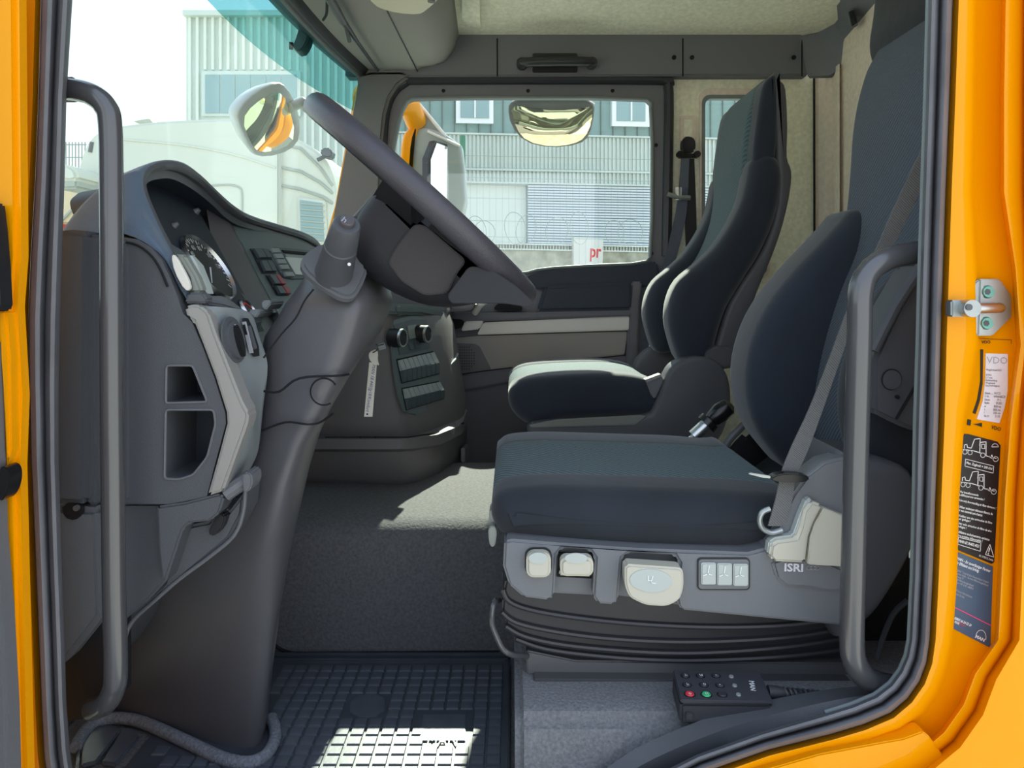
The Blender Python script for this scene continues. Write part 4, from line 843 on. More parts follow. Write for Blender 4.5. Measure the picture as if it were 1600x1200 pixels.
# bellows, rails, release bar
for i, (q, Y0) in enumerate((([(790, 905), (786, 925), (796, 942), (830, 955), (900, 967), (1000, 977), (1120, 982), (1240, 978), (1345, 962), (1345, 915)], 1.068), ([(785, 935), (784, 958), (806, 974), (860, 987), (940, 998), (1040, 1004), (1140, 1003), (1250, 995), (1345, 978), (1345, 940)], 1.078),
        ([(788, 960), (790, 980), (820, 996), (880, 1009), (970, 1018), (1060, 1022), (1150, 1019), (1250, 1010), (1345, 994), (1345, 960)], 1.088), ([(798, 985), (806, 1000), (850, 1015), (920, 1025), (1010, 1032), (1110, 1033), (1240, 1026), (1345, 1012), (1345, 975)], 1.096))):
    obj('bellows_fold', ext(q[:1] + cr(q[1:-2], 3, False) + q[-2:], Y0, Y0, 1.5), 'bellows', ds, bev=.004, seg=3)
    obj('fold_bead', MB().tube([P(a, b-2, Y0-.002) for a, b in cr(q[1:-2] + [(1345, q[-2][1])], 4, False)], .0042, 8), 'bellows', ds)
obj('bellows_core', ext([(800, 900), (1345, 930), (1345, 1036), (830, 1030)], 1.12, 1.11, 1.48), 'bellows', ds)
obj('slide_rail', ext([(822, 1014), (900, 1030), (1330, 1034), (1330, 1056), (823, 1052)], 1.10, 1.095, 1.14), 'rail', ds, bev=.002)
obj('slide_rail', ext([(833, 1058), (1330, 1062), (1330, 1074), (835, 1070)], 1.08, 1.075, 1.13), 'bar_metal', ds, bev=.002)
obj('release_bar', MB().tube([P(*q) for q in cr([(780, 938, 1.10), (773, 940, 1.07), (769, 955, 1.06), (769, 975, 1.06), (776, 995, 1.06), (786, 1014, 1.06), (800, 1023, 1.065), (824, 1025, 1.09)], 5, False)], .0042, 10), 'bar_metal', ds)
obj('front_clip', ext(chaikin([(764, 792), (774, 788), (778, 812), (776, 830), (766, 826)], 1), 1.10, 1.08, 1.12), 'silver_side', ds, bev=.002)
obj('clip_tab', ext(chaikin([(763, 822), (771, 817), (777, 826), (774, 850), (768, 853), (764, 842)], 1), 1.07, 1.06, 1.09), 'silver_side', ds, bev=.002)
obj('strap_loop', MB().tube([P(*q) for q in cr([(1240, 352, 1.45), (1275, 368, 1.42), (1288, 352, 1.42)], 2, False)], .002, 6), 'black', ds) if False else None
for i in range(4): obj('side_clip', MB().tube([P(1287-i*9, 350+i*13, 1.57), P(1282-i*9, 358+i*13, 1.57)], .005, 8), 'silver_side', ds)
obj('cable', MB().tube([P(*q) for q in cr([(1418, 938, 1.1), (1395, 960, 1.1), (1378, 1000, 1.1), (1370, 1030, 1.1)], 4, False)], .004, 8), 'dash', ds)
obj('cavity_floor_box', MB().box((.47, 1.2, EZ-.58), (1.16, 1.5, EZ-.50)), 'black', ds)
# seat belt of the driver
bt_ = thing('driver_seat_belt', 'grey seat belt running down across the driver backrest', 'seat belt')
Lb = [(1452, 205, 1.03), (1437, 240, 1.04), (1395, 330, 1.045), (1368, 392, 1.045), (1330, 470, 1.045), (1296, 560, 1.045), (1264, 640, 1.05), (1236, 700, 1.04), (1220, 742, 1.03), (1212, 780, 1.025), (1200, 822, 1.024)]
Rb = [(1462, 240, 1.03), (1450, 275, 1.04), (1418, 340, 1.045), (1392, 392, 1.045), (1345, 478, 1.045), (1312, 566, 1.045), (1286, 640, 1.05), (1262, 705, 1.04), (1244, 746, 1.03), (1238, 782, 1.025), (1226, 822, 1.024)]
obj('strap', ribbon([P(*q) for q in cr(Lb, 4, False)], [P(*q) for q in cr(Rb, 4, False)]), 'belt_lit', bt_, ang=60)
obj('belt_tongue', ext(chaikin([(1199, 746), (1212, 738), (1240, 737), (1262, 742), (1258, 750), (1238, 752), (1215, 751)], 1), 1.022, 1.012, 1.03), 'black_gloss', bt_, bev=.003)
obj('tongue_blade', ext([(1167, 739), (1170, 737), (1202, 742), (1202, 746), (1190, 745)], 1.022, 1.016, 1.020), 'steel', bt_, bev=.0008)
obj('anchor_ring', MB().tube([P(x, y, 1.022) for x, y in cr([(1203, 795), (1192, 800), (1187, 812), (1192, 826), (1206, 832), (1222, 828)], 4, False)], .004, 10), 'steel', bt_)

# ------------------------------------------------------------------ gear and brake levers between the seats
gl = thing('gear_lever', 'black and chrome lever knob between the two seats', 'lever')
Yg = 1.62
obj('lever_shaft', MB().tube([P(1068, 694, Yg), P(1086, 680, Yg), P(1092, 675, Yg)], .006, 10), 'steel', gl)
obj('lever_sleeve', MB().tube([P(1084, 682, Yg), P(1106, 662, Yg)], .015, 14), 'chrome', gl)
obj('lever_collar', MB().tube([P(1103, 664, Yg), P(1110, 657, Yg)], [.024, .024], 16), 'black_gloss', gl)
obj('lever_knob', MB().tube([P(1108, 660, Yg), P(1114, 654, Yg), P(1126, 644, Yg), P(1138, 636, Yg), P(1143, 632, Yg)], [.014, .018, .022, .020, .008], 16), 'black_gloss', gl)
obj('lever_base', MB().disc(P(1056, 690, Yg), (0, 0, -1), .035, .13, 20), 'black', gl)
obj('base_ring', MB().disc(P(1056, 688, Yg), (0, 0, -1), .030, .006, 20), 'steel', gl)
hb = thing('hand_brake_lever', 'curved black lever tucked beside the driver backrest', 'lever')
obj('lever_arm', MB().tube([P(*q) for q in cr([(1130, 706, 1.6), (1138, 690, 1.6), (1150, 676, 1.6), (1170, 662, 1.6), (1190, 690, 1.6)], 4, False)], [.008]*17, 10), 'dash_mid', hb)
obj('lever_boot', ext([(1130, 706), (1146, 688), (1162, 672), (1200, 700), (1240, 760), (1240, 820), (1120, 820), (1120, 720)], 1.60, 1.575, 1.60), 'black', hb, bev=.01)

# ------------------------------------------------------------------ PASSENGER SEAT
ps = thing('passenger_chair', 'passenger seat with navy bolsters in front of the quarter window', 'seat')
pc = [(794, 622), (797, 606), (810, 594), (840, 587), (900, 583), (960, 582), (1000, 587), (1025, 598), (1036, 625), (1025, 645), (960, 650), (880, 654), (835, 662), (815, 656), (800, 640)]
obj('cushion', soft(pc, 1.98, 1.95, 2.10, .034, 3, 6), 'velour', ps, ang=80)
obj('cushion_panel', soft([(x, y+2 if y < 640 else y) for x, y in pc], 1.99, 2.06, 2.34, .025, 3, 5), 'weave', ps, ang=80)
obj('cushion_bolster', soft(pc, 1.98, 2.30, 2.43, .045, 3, 6), 'velour', ps, ang=80)
pbk = [(1064, 566), (1050, 532), (1044, 498), (1048, 465), (1062, 436), (1090, 412), (1118, 385), (1142, 350), (1160, 312), (1168, 278), (1174, 252), (1190, 240), (1208, 242), (1220, 258), (1222, 290), (1210, 345), (1188, 395), (1160, 440), (1136, 480), (1122, 520), (1112, 556), (1090, 568)]
obj('back_bolster', soft(pbk, 1.99, 1.97, 2.09, .035, 3, 6), 'velour', ps, ang=80, label='near navy bolster')
obj('back_bolster', soft(pbk, 1.99, 2.31, 2.43, .035, 3, 6), 'velour', ps, ang=80)
pcn = [(1090, 566), (1072, 520), (1070, 480), (1092, 440), (1125, 400), (1148, 350), (1160, 300), (1164, 240), (1172, 180), (1184, 138), (1198, 121), (1208, 122), (1213, 135), (1215, 170), (1214, 240), (1220, 290), (1210, 350), (1190, 420), (1170, 500), (1140, 566)]
obj('back_panel', soft(pcn, 2.03, 2.03, 2.36, .030, 3, 6), 'weave', ps, ang=80, label='blue-grey woven seat back centre')
obj('head_side', soft([(1176, 248), (1182, 190), (1190, 140), (1200, 122), (1212, 122), (1214, 180), (1212, 236), (1205, 262), (1186, 262)], 1.99, 1.98, 2.40, .014, 3, 4), 'velour', ps, ang=80)
obj('back_shell', soft([(1206, 122), (1218, 128), (1226, 142), (1229, 200), (1228, 246), (1235, 268), (1233, 300), (1222, 350), (1205, 400), (1180, 460), (1165, 510), (1152, 552), (1140, 575), (1108, 570), (1120, 530), (1140, 470), (1190, 390), (1212, 320), (1212, 250)], 2.0, 1.985, 2.42, .012, 3, 4), 'shroud_dark', ps, ang=70, label='grey backrest shell')
pss = obj('side_shroud', soft([(824, 664), (870, 656), (1000, 650), (1024, 628), (1040, 585), (1056, 566), (1085, 557), (1115, 562), (1134, 582), (1141, 612), (1138, 650), (1120, 690), (1080, 720), (860, 720), (838, 700)], 1.94, 1.93, 2.0, .014, 3, 4), 'shroud_dark', ps, ang=70, label='grey plastic side shroud')
obj('shroud_far', soft([(824, 664), (1000, 650), (1040, 585), (1085, 557), (1134, 582), (1120, 700), (860, 720)], 1.96, 2.38, 2.45, .014, 3, 4), 'shroud_dark', ps, ang=70)
obj('shroud_band', YP(1.93).plate([(826, 664), (870, 655), (1000, 648), (1010, 650), (992, 664), (830, 668)], .004), 'silver_side', pss, bev=.002, label='lighter grey band along the shroud')
obj('hinge_cover', ext(chaikin([(1098, 560), (1112, 540), (1145, 542), (1152, 552), (1140, 575), (1112, 572)], 1), 1.96, 1.95, 2.0), 'shroud_dark', ps, bev=.004)
obj('seat_base', ext([(850, 690), (1120, 690), (1120, 800), (900, 800)], 2.0, 2.0, 2.38), 'black', ps)
obj('buckle_stalk', ext([(1007, 594), (1030, 585), (1035, 592), (1022, 622), (1016, 618)], 1.96, 1.94, 1.97), 'shroud', ps, bev=.003, label='grey belt buckle')
obj('buckle_top', ext([(1006, 592), (1030, 583), (1032, 587), (1009, 596)], 1.955, 1.935, 1.965), 'silver', ps, bev=.001)
pbt = thing('passenger_seat_belt', 'black seat belt hanging from the pillar beside the quarter window', 'seat belt')
YS = 2.70
obj('slot_plate', YP(YS+.035).plate(rrect(1062, 181, 1088, 222, 3), .006), 'lining_pillar', pbt, bev=.002); obj('slot', YP(YS+.03).plate([(1069, 187), (1081, 187), (1081, 214), (1069, 214)], .003), 'lining', pbt)
obj('belt_guide', ext(chaikin([(1065, 217), (1072, 214), (1082, 216), (1086, 225), (1084, 240), (1065, 240)], 1), YS, YS-.02, YS+.03), 'black', pbt, bev=.006)
for x in (1061, 1088): obj('guide_bolt', MB().disc(P(x, 242, YS-.01), (0, -1, 0), .012, .02, 14), 'black_gloss', pbt)
obj('guide_bar', MB().tube([P(1060, 244, YS-.01), P(1089, 244, YS-.01)], .009, 10), 'black', pbt)
La = [(1064, 248), (1060, 300), (1052, 350), (1034, 420), (1018, 480), (1003, 540), (990, 585)]; Ra = [(1077, 248), (1075, 300), (1070, 350), (1052, 420), (1034, 480), (1014, 540), (1006, 585)]
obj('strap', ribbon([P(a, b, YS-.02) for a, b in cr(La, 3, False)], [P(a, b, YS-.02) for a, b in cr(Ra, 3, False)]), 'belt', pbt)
Lc = [(1071, 248), (1070, 330), (1073, 420), (1078, 520)]; Rc = [(1085, 248), (1088, 330), (1090, 420), (1094, 520)]
obj('strap', ribbon([P(a, b, YS) for a, b in cr(Lc, 3, False)], [P(a, b, YS) for a, b in cr(Rc, 3, False)]), 'black', pbt)
obj('tongue', MB().tube([P(1043, 303, YS-.04), P(1060, 309, YS-.045), P(1078, 309, YS-.04)], .009, 10), 'steel', pbt); obj('tongue_post', MB().tube([P(1060, 293, YS-.04), P(1060, 313, YS-.04)], .012, 10), 'steel', pbt)
obj('belt_cover', ext(chaikin([(990, 575), (1006, 572), (1012, 600), (988, 606)], 1), YS-.04, YS-.06, YS), 'felt', pbt, bev=.004)
obj('lower_clip', MB().tube([P(a, b, YS+.01) for a, b in cr([(1008, 500), (1004, 480), (1008, 466), (1020, 462)], 3, False)], .005, 8), 'steel', pbt)

# ------------------------------------------------------------------ REMOTE CONTROL
rc = thing('wired_remote', 'black wired remote control with red and green buttons on the sill carpet', 'remote control')
RT = ZP(-.541)
tq = [(1051, 1047), (1187, 1049), (1208, 1096), (1063, 1094)]
tp3 = [RT.hit(*p) for p in tq]
obj('case', MB().loft([[p - V((0, 0, .034)) + (V((0, .004, 0)) if i < 2 else V((0, .003, 0))) for i, p in enumerate(tp3)], [p - V((0, 0, .004)) for p in tp3]]), 'remote', rc, bev=.004)
obj('keypad', MB().prism([p - V((0, 0, .004)) for p in tp3], (0, 0, .004)), 'remote_top', rc, bev=.0015)
def gp(x, y): return (1020+x/5.714, 1030+y/5.714)
KT = PL(RT.o, RT.o+V((1, 0, 0)), RT.o+V((0, 1, 0)))
for (x, y), m_, r in (((290, 150), 'remote', .0052), ((425, 150), 'remote', .0052), ((565, 150), 'remote', .0052), ((305, 232), 'remote', .0052), ((455, 232), 'remote', .0052), ((600, 235), 'remote', .0052), ((330, 315), 'red', .0062), ((478, 318), 'green', .0062), ((620, 318), 'remote', .0056), ((700, 158), 'grey_dot', .0034), ((730, 238), 'grey_dot', .0034), ((765, 320), 'grey_dot', .0034)):
    c = KT.hit(*gp(x, y)); lab = {'red': 'red stop button', 'green': 'green start button'}.get(m_)
    if r > .004: obj('button_well', MB().disc(c, (0, 0, 1), r*1.25, .0006, 20), 'black', rc)
    obj('button', MB().disc(c, (0, 0, 1), r, .0018, 20, r*.85), m_, rc, label=lab)
for (x, y), s in (((280, 158), 'Zx'), ((415, 158), 'u'), ((553, 162), '+:'), ((295, 240), 'Gx'), ((445, 240), 'o'), ((588, 248), '+,'), ((316, 325), '0'), ((466, 325), 'M')):
    c0 = gp(x, y-14); text('button_symbol', s, KT, c0, (c0[0]+4.2, c0[1]), 'print_white', rc, h=.0052, off=.0021)
text('lettering', 'MAN', KT, gp(905, 200), gp(922, 286), 'print_white', rc, h=.007, wt=.02, off=.0005)
ob = [gp(170, 455), gp(470, 480), gp(470, 560), gp(200, 560)]
obj('side_clip', ext([gp(285, 455), gp(345, 455), gp(345, 515), gp(285, 515)], .97, .962, .98), 'remote', rc, bev=.001)
cbp = P(1207, 1080, 1.0)
obj('cable_boot', MB().tube([P(1200, 1081, 1.0), P(1214, 1082, 1.0), P(1226, 1083, 1.0)], [.0085, .0085, .006], 14), 'remote', rc)
hx_ = []
for i in range(150):
    t = i/149; a = t*2*math.pi*9; c = P(1224+70*t, 1084+6*t, 1.0+.03*t); hx_.append(c + V((0, math.cos(a)*.0065, math.sin(a)*.0065)))
obj('coiled_cable', MB().tube(hx_, .0026, 6), 'remote', rc)

# ------------------------------------------------------------------ striker and stickers on the yellow pillar
stk = thing('door_striker', 'galvanised steel door striker bolted to the yellow pillar', 'striker')
SY = YP(.93)
obj('base_plate', SY.plate([(1524, 436), (1556, 436), (1574, 461), (1575, 495), (1545, 524), (1520, 524), (1487, 492), (1486, 468)], .008), 'steel', stk, bev=.0015)
obj('fold_line', SY.plate([(1524, 437), (1531, 437), (1529, 523), (1521, 523)], .0095), 'steel', stk, bev=.001)
obj('striker_pin', MB().tube([P(1562, 481, .915), P(1555, 481, .905), P(1520, 482, .895)], [.0065, .0065, .0062], 16), 'chrome', stk)
obj('pin_head', MB().box(tuple(P(1487, 495, .895)), (P(1516, 495, .895).x, .91, P(0, 469, .895).z)), 'steel', stk, bev=.002)
obj('pin_collar', MB().disc(P(1520, 482, .882), (0, 1, 0), .0105, .014, 20), 'steel', stk)
for x, y in ((1543, 456), (1541, 505)):
    s = obj('bolt', MB().disc(P(x, y, .9215), (0, -1, 0), .0082, .003, 20, .007), 'steel_teal', stk); obj('bolt_socket', MB().disc(P(x, y, .9187), (0, -1, 0), .004, .0006, 6), 'dash', s)
obj('bolt', MB().disc(P(1514, 480, .8815), (0, -1, 0), .004, .001, 12), 'dash', stk)
PLP = YP(.9335)
lb = thing('tachograph_label', 'white printed tachograph label under the striker', 'label')
obj('label_paper', PLP.plate([(1540, 552), (1574, 553), (1574, 610), (1569, 637), (1561, 661), (1526, 655), (1535, 627), (1539, 595)], .0008), 'label_white', lb)
obj('black_strip', PLP.plate([(1532, 546), (1536, 546), (1535, 600), (1531, 625), (1524, 647), (1520, 645), (1527, 625), (1532, 595)], .0006), 'print_black', lb)
text('lettering', 'VDO', PLP, (1541, 557), (1573, 558), 'print_gray', lb, h=.0085, off=.0012)
text('lettering', 'VDO', PLP, (1533, 532), (1547, 532), 'print_black', lb, h=.0038, wt=.02)
text('lettering', 'VDO', PLP, (1549, 664), (1564, 668), 'print_black', lb, h=.0048, wt=.02)
text('small_print', 'Wegdrehzahl 8/21\n\nKITAS\nL 3 mm\nReifenumfang\nWegimpuls\nGeschwindigkeit', PLP, (1540, 576), (1564, 577), 'print_black', lb, h=.023, off=.0012)
text('small_print', 'Datum ...... 19.07.22\nF.-Nr.        WMAN08ZZ8\nDatum             19.11.\nReifen            29.2022\nw               8000 imp\nk               8000 imp\nl                3205 mm\nNr. 01           D 155', PLP, (1538, 612), (1570, 613), 'print_black', lb, h=.032, off=.0012)
polyl(PLP, [(1530, 529), (1580, 531), (1579, 537)], .7, 'print_black', 'outline', lb)
obj('mark', PLP.plate([(1521, 663), (1534, 661), (1534, 667), (1528, 665)], .0006), 'print_black', lb); obj('mark', PLP.plate([(1512, 655), (1517, 656), (1516, 665), (1511, 664)], .0006), 'print_black', lb)
bs = thing('warning_sticker', 'black warning sticker with two white truck drawings on the yellow pillar', 'sticker')
obj('sheet', PLP.plate(chaikin([(1505, 677), (1562, 692), (1553, 883), (1494, 857)], 1) if False else [(1507, 678), (1512, 678), (1558, 690), (1563, 696), (1553, 878), (1549, 881), (1498, 860), (1494, 854), (1503, 684)], .0006), 'sticker_black', bs)
for dy in (0, 51):
    dx = -dy*.06
    sh = lambda pts: [(x+dx, y+dy) for x, y in pts]
    polyl(PLP, sh([(1506, 700), (1506, 695), (1510, 694), (1511, 699), (1517, 700), (1522, 686), (1531, 685), (1530, 696)]), 1.1, 'print_white', 'drawing', bs)
    polyl(PLP, sh([(1504, 702), (1520, 704), (1530, 707), (1534, 708)]), 1.2, 'print_white', 'drawing', bs)
    polyl(PLP, sh([(1530, 708), (1531, 691), (1540, 690), (1540, 712), (1556, 716)]), 1.2, 'print_white', 'drawing', bs)
    polyl(PLP, sh([(1533, 700), (1533, 694), (1538, 694), (1538, 701)]), .8, 'print_white', 'drawing', bs, closed=True)
    for cx_, cy_, r in ((1507, 706, 3.4), (1515, 707, 3.4), (1535, 711, 3.6), (1555, 717, 4)):
        polyl(PLP, sh(circ(cx_, cy_, r, r, 12)), 1.0, 'print_white', 'drawing', bs, closed=True)
    polyl(PLP, sh([(1545, 713), (1550, 716), (1549, 711)]), 2.0, 'print_white', 'drawing', bs)
polyl(PLP, circ(1554, 698, 5, 5, 10, 180, 360)+[(1549, 698)], 1.2, 'print_white', 'drawing', bs)
polyl(PLP, [(1508, 717), (1552, 728), (1551, 739), (1507, 728)], .8, 'print_white', 'frame', bs, closed=True)
text('lettering', 'Max. Zugkraft = 200 KN', PLP, (1510, 720.5), (1550, 730.5), 'print_white', bs, h=.0042, wt=.02)
ln = [('Nur brandhemmende\nLuftfilterpatrone verwenden !', (1500, 766), (1539, 774)), ('Use only fire-retarding air filter elements !', (1499, 779), (1556, 792)), ('Utiliser seulement éléments filtrants de\nair non material anti-chamas', (1498, 789), (1551, 801)),
      ("N'utiliser que des cartouches de filtre\nà air ignifuges !", (1497, 803), (1550, 815)), ('Usar solo cartuchos de filtro de aire\nignifugos !', (1497, 815), (1549, 828)), ('Utilizzare esclusivamente cartucce\nfiltro a resina inflammabile !', (1496, 828), (1546, 841))]
for s, a, b in ln: text('lettering', s, PLP, a, b, 'print_white', bs, h=.0040*(2 if '\n' in s else 1)*.95, wt=.015)
polyl(PLP, [(1497, 839), (1532, 848), (1531, 861), (1496, 850)], .8, 'print_white', 'frame', bs, closed=True)
text('lettering', 'MAN 81.96403.4021', PLP, (1499, 842.5), (1530, 851), 'print_white', bs, h=.0040, wt=.02)
polyl(PLP, [(1546, 850), (1552, 870), (1539, 866)], 1, 'print_white', 'warning_triangle', bs, closed=True); text('lettering', '!', PLP, (1545, 855), (1547, 855.5), 'print_white', bs, h=.009, wt=.01)
text('lettering', '81.97812.2446', PLP, (1530, 866), (1552, 874), 'print_white', bs, h=.0026)
bb = thing('service_sticker', 'blue service sticker with a pink line, lowest on the yellow pillar', 'sticker')
obj('sheet', PLP.plate([(1493, 861), (1551, 885), (1547, 1012), (1489, 982)], .0006), 'sticker_blue', bb)
text('lettering', 'MAN – Ihr zuverlässiger Partner\nfür Effizienz und Erfolg.', PLP, (1496, 870), (1548, 890), 'print_white', bb, h=.0100, wt=.02)
text('lettering', 'MAN Truck & Bus Deutschland GmbH\nCenter Köln · Service Mönchengladbach\nErftweg 17\n41066 Mönchengladbach\nTelefon +49 2161 6888-0', PLP, (1495, 889), (1546, 909), 'print_gray', bb, h=.0170, wt=.01)
text('lettering', 'Weitere Informationen\nfinden Sie hier.', PLP, (1494, 920), (1519, 931), 'print_gray', bb, h=.0070)
polyl(PLP, [(1490, 948), (1548, 977)], 1.3, 'pink', 'pink_line', bb)
text('lettering', '00800 66 24 53 24', PLP, (1492, 963), (1518, 975), 'print_white', bb, h=.0035, wt=.02); text('lettering', 'MAN', PLP, (1492, 969), (1499, 972), 'print_white', bb, h=.0035, wt=.02)
text('lettering', '|Service', PLP, (1500, 972), (1509, 976), 'print_red', bb, h=.0035, wt=.01)
polyl(PLP, circ(1532, 995, 8, 11, 12, 175, 380), .9, 'print_white', 'emblem_arc', bb); text('lettering', 'MAN', PLP, (1525, 991), (1539, 998), 'print_white', bb, h=.0042, wt=.03)

# ------------------------------------------------------------------ EXTERIOR MIRRORS
def domed(pl, pts, h, bulge):                 # convex mirror glass
    c = V((0, 0, 0)); q = [pl.hit(*p) for p in pts]
    for a in q: c += a/len(q)
    rings = [[c.lerp(a, t)+pl.n*(h+bulge*(1-t*t)) for a in q] for t in (1, .85, .7, .55, .4, .25, .1)]
    return MB().loft(rings)
fm = thing('front_mirror', 'rounded grey front mirror outside the windscreen', 'mirror')
FMP = PL(P(420, 190, 2.55), P(440, 190, 2.62), P(420, 150, 2.50))
out_ = chaikin([(432, 127), (446, 134), (464, 165), (469, 214), (452, 236), (415, 246), (392, 240), (368, 186), (372, 168), (398, 142)], 1)
c0 = [FMP.hit(*p) for p in out_]; cc0 = sum(c0, V((0, 0, 0)))/len(c0)
obj('mirror_shell', MB().loft([[cc0.lerp(a, t)+FMP.n*h for a in c0] for t, h in ((.97, .006), (1, 0), (.97, -.02), (.8, -.06), (.4, -.08))]), 'mirror_shell', fm, ang=60)
obj('mirror_glass', domed(FMP, chaikin([(430, 140), (446, 156), (460, 212), (440, 232), (402, 238), (388, 222), (375, 186), (392, 162)], 1), .008, .012), 'mirror_warm', fm, ang=80)
obj('mirror_arm', MB().tube([P(452, 168, 2.62), P(470, 160, 2.66), P(492, 176, 2.72), P(520, 190, 2.76)], [.02, .022, .022, .02], 12), 'mirror_shell', fm)
km = thing('kerb_mirror', 'wide kerb mirror hanging above the passenger window outside', 'mirror')
KMP = PL(P(860, 190, 2.95), P(900, 190, 2.95), P(860, 160, 2.90))
out_ = chaikin([(800, 158), (830, 150), (900, 150), (926, 160), (930, 172), (922, 212), (905, 226), (860, 231), (820, 222), (798, 196), (793, 168)], 1)
c0 = [KMP.hit(*p) for p in out_]; cc0 = sum(c0, V((0, 0, 0)))/len(c0)
obj('mirror_shell', MB().loft([[cc0.lerp(a, t)+KMP.n*h for a in c0] for t, h in ((.97, .006), (1, 0), (.97, -.02), (.8, -.06), (.4, -.08))]), 'dash_mid', km, ang=60)
obj('mirror_glass', domed(KMP, chaikin([(797, 162), (830, 168), (870, 172), (915, 167), (926, 164), (924, 190), (914, 214), (895, 224), (860, 228), (824, 220), (806, 200)], 1), .008, .02), 'mirror_warm', km, ang=80)
obj('mirror_arm', MB().tube([P(860, 157, 2.99), P(857, 140, 2.95), P(852, 110, 2.86), P(850, 60, 2.80), P(850, 36, 2.79)], .03, 12), 'header_black', km)
obj('shell_lip', MB().tube([P(892, 152, 2.93), P(915, 156, 2.93), P(928, 164, 2.93)], .008, 8), 'white', km)
mm_ = thing('passenger_mirror', 'tall rear-view mirror in a yellow and grey housing outside the passenger window', 'mirror')
obj('housing', soft([(648, 206), (664, 200), (692, 208), (715, 224), (723, 240), (722, 345), (640, 350), (640, 240)], 3.1, 3.08, 3.22, .02, 3, 5), 'mirror_shell', mm_, ang=70)
obj('yellow_cover', soft([(633, 210), (648, 201), (656, 203), (648, 235), (645, 350), (628, 350), (627, 250)], 3.1, 3.07, 3.24, .015, 3, 4), 'yellow', mm_, ang=70)
MP = PL(P(672, 230, 3.0), P(720, 240, 3.145), P(672, 330, 3.0))
obj('mirror_frame', MB().prism([MP.hit(*p) for p in chaikin([(668, 216), (712, 230), (724, 246), (724, 340), (668, 340)], 1)], MP.n*-.03), 'header_black', mm_)
obj('mirror_glass', MP.plate(chaikin([(672, 220), (710, 234), (721, 250), (721, 338), (672, 338)], 1), .004), 'mirror', mm_)
obj('top_arm', MB().prism(PX([(652, 160), (658, 162), (697, 212), (692, 216), (652, 200)], 3.1), (0, .06, 0)), 'mirror_shell', mm_, bev=.006)
obj('top_arm_edge', MB().tube([P(655, 163, 3.09), P(697, 214, 3.09)], .008, 8), 'white', mm_); obj('arm_root', MB().tube([P(560, 150, 2.82), P(610, 160, 2.92), P(640, 165, 3.0), P(650, 190, 3.1)], .045, 12), 'yellow', mm_)
obj('lower_edge', MB().tube([P(668, 205, 3.075), P(718, 228, 3.075)], .006, 8), 'white', mm_)

# ------------------------------------------------------------------ OUTSIDE: buildings, fence, truck
BO = P(800, 450, 20); BP = PL(BO, BO+V((1, .22, 0)), BO+V((0, 0, 1)))
b2 = thing('warehouse', 'long pale warehouse with teal upper floor and roller shutter opposite the passenger window', 'building')
def bquad(x0, y0, x1, y1, h, base=-.05, sk=.035):
    f = lambda x, y: (x, y+(x-800)*sk*((450-y)/300.0 if False else .55)); return BP.plate([f(x0, y0), f(x1, y0), f(x1, y1), f(x0, y1)], h, base)
obj('wall', bquad(612, 288, 1300, 553, 0, -3), 'wall_plain', b2)
obj('upper_floor', bquad(612, -30, 1300, 212, .05, -3), 'clad_teal', b2)
obj('metal_cladding', bquad(612, 212, 1300, 290, .1, -3), 'clad_white', b2)
rb_ = MB(); rt = MB()
for i in range(110):
    x = 614+i*6.2; q = bquad(x, 214, x+2.4, 286, .16); rb_.add(q.v, q.f)
obj('cladding_rib', rb_, 'clad_white', b2, kind='stuff', smooth=False)
for i in range(36):
    x = 614+i*19; q = bquad(x, -30, x+1.2, 210, .09); rt.add(q.v, q.f)
obj('panel_joint', rt, 'clad_joint', b2, kind='stuff', smooth=False)  # darker strips for the joints between panels
for y in (212, 267, 287): obj('ledge', bquad(612, y-1, 1300, y+1.6, .2), 'clad_white', b2)
for x0, x1 in ((711, 769), (953, 1011), (1180, 1236)):
    f = obj('window', bquad(x0, 110, x1, 196, .18), 'white', b2); obj('pane', bquad(x0+7, 112, x1-7, 188, .21), 'window_dark', f); obj('mullion', bquad((x0+x1)/2-1.2, 112, (x0+x1)/2+1.2, 188, .24), 'white', f)
shu = obj('roller_shutter', bquad(822, 288, 1300, 388, .08), 'shutter_gap', b2)
sl_ = MB()
for i in range(24): q = bquad(823, 290+i*4.15, 1300, 292.8+i*4.15, .16); sl_.add(q.v, q.f)
obj('slat_field', sl_, 'shutter', shu, kind='stuff', smooth=False)
obj('stone_wall', bquad(612, 391, 1300, 556, .5), 'stone', label='low speckled stone wall below the shutter', cat='wall', kind='structure')
dn = MB()
for i in range(130): q = bquad(700+i*4.5, 383, 702.5+i*4.5, 391.5, .40, .1); dn.add(q.v, q.f)
q = bquad(640, 382, 1300, 384, .55, .3); dn.add(q.v, q.f); q = bquad(640, 390, 1300, 392, .55, .3); dn.add(q.v, q.f)
obj('wall_railing', dn, 'wall_plain', kind='stuff', label='pale toothed railing on top of the stone wall', cat='railing', smooth=False)
sgn = thing('banner_sign', 'white banner with red letters fixed above the stone wall', 'sign')
SG = PL(BO+BP.n*.6, BO+BP.n*.6+V((1, .22, 0)), BO+BP.n*.6+V((0, 0, 1)))
obj('board', SG.plate([(895, 371), (941, 374), (940, 416), (895, 416)], .08, -.1), 'paper', sgn); text('lettering', 'pr', SG, (921, 388), (938, 389), 'print_red', sgn, h=.36, off=.085, wt=.02)
fn = thing('mesh_fence', 'thin wire mesh fence with razor wire in front of the warehouse', 'fence')
obj('post', MB().tube([P(723, 212, 9), P(722, 679, 9)], .035, 8), 'fence_green', fn, label='green fence post'); obj('post', MB().tube([P(1062, 212, 9), P(1062, 679, 9)], .035, 8), 'fence_green', fn)
wm = MB()
for y in (244, 262, 278, 310, 345, 370): wm.tube([P(640, y-3, 9), P(1300, y+12, 9)], .004, 4)
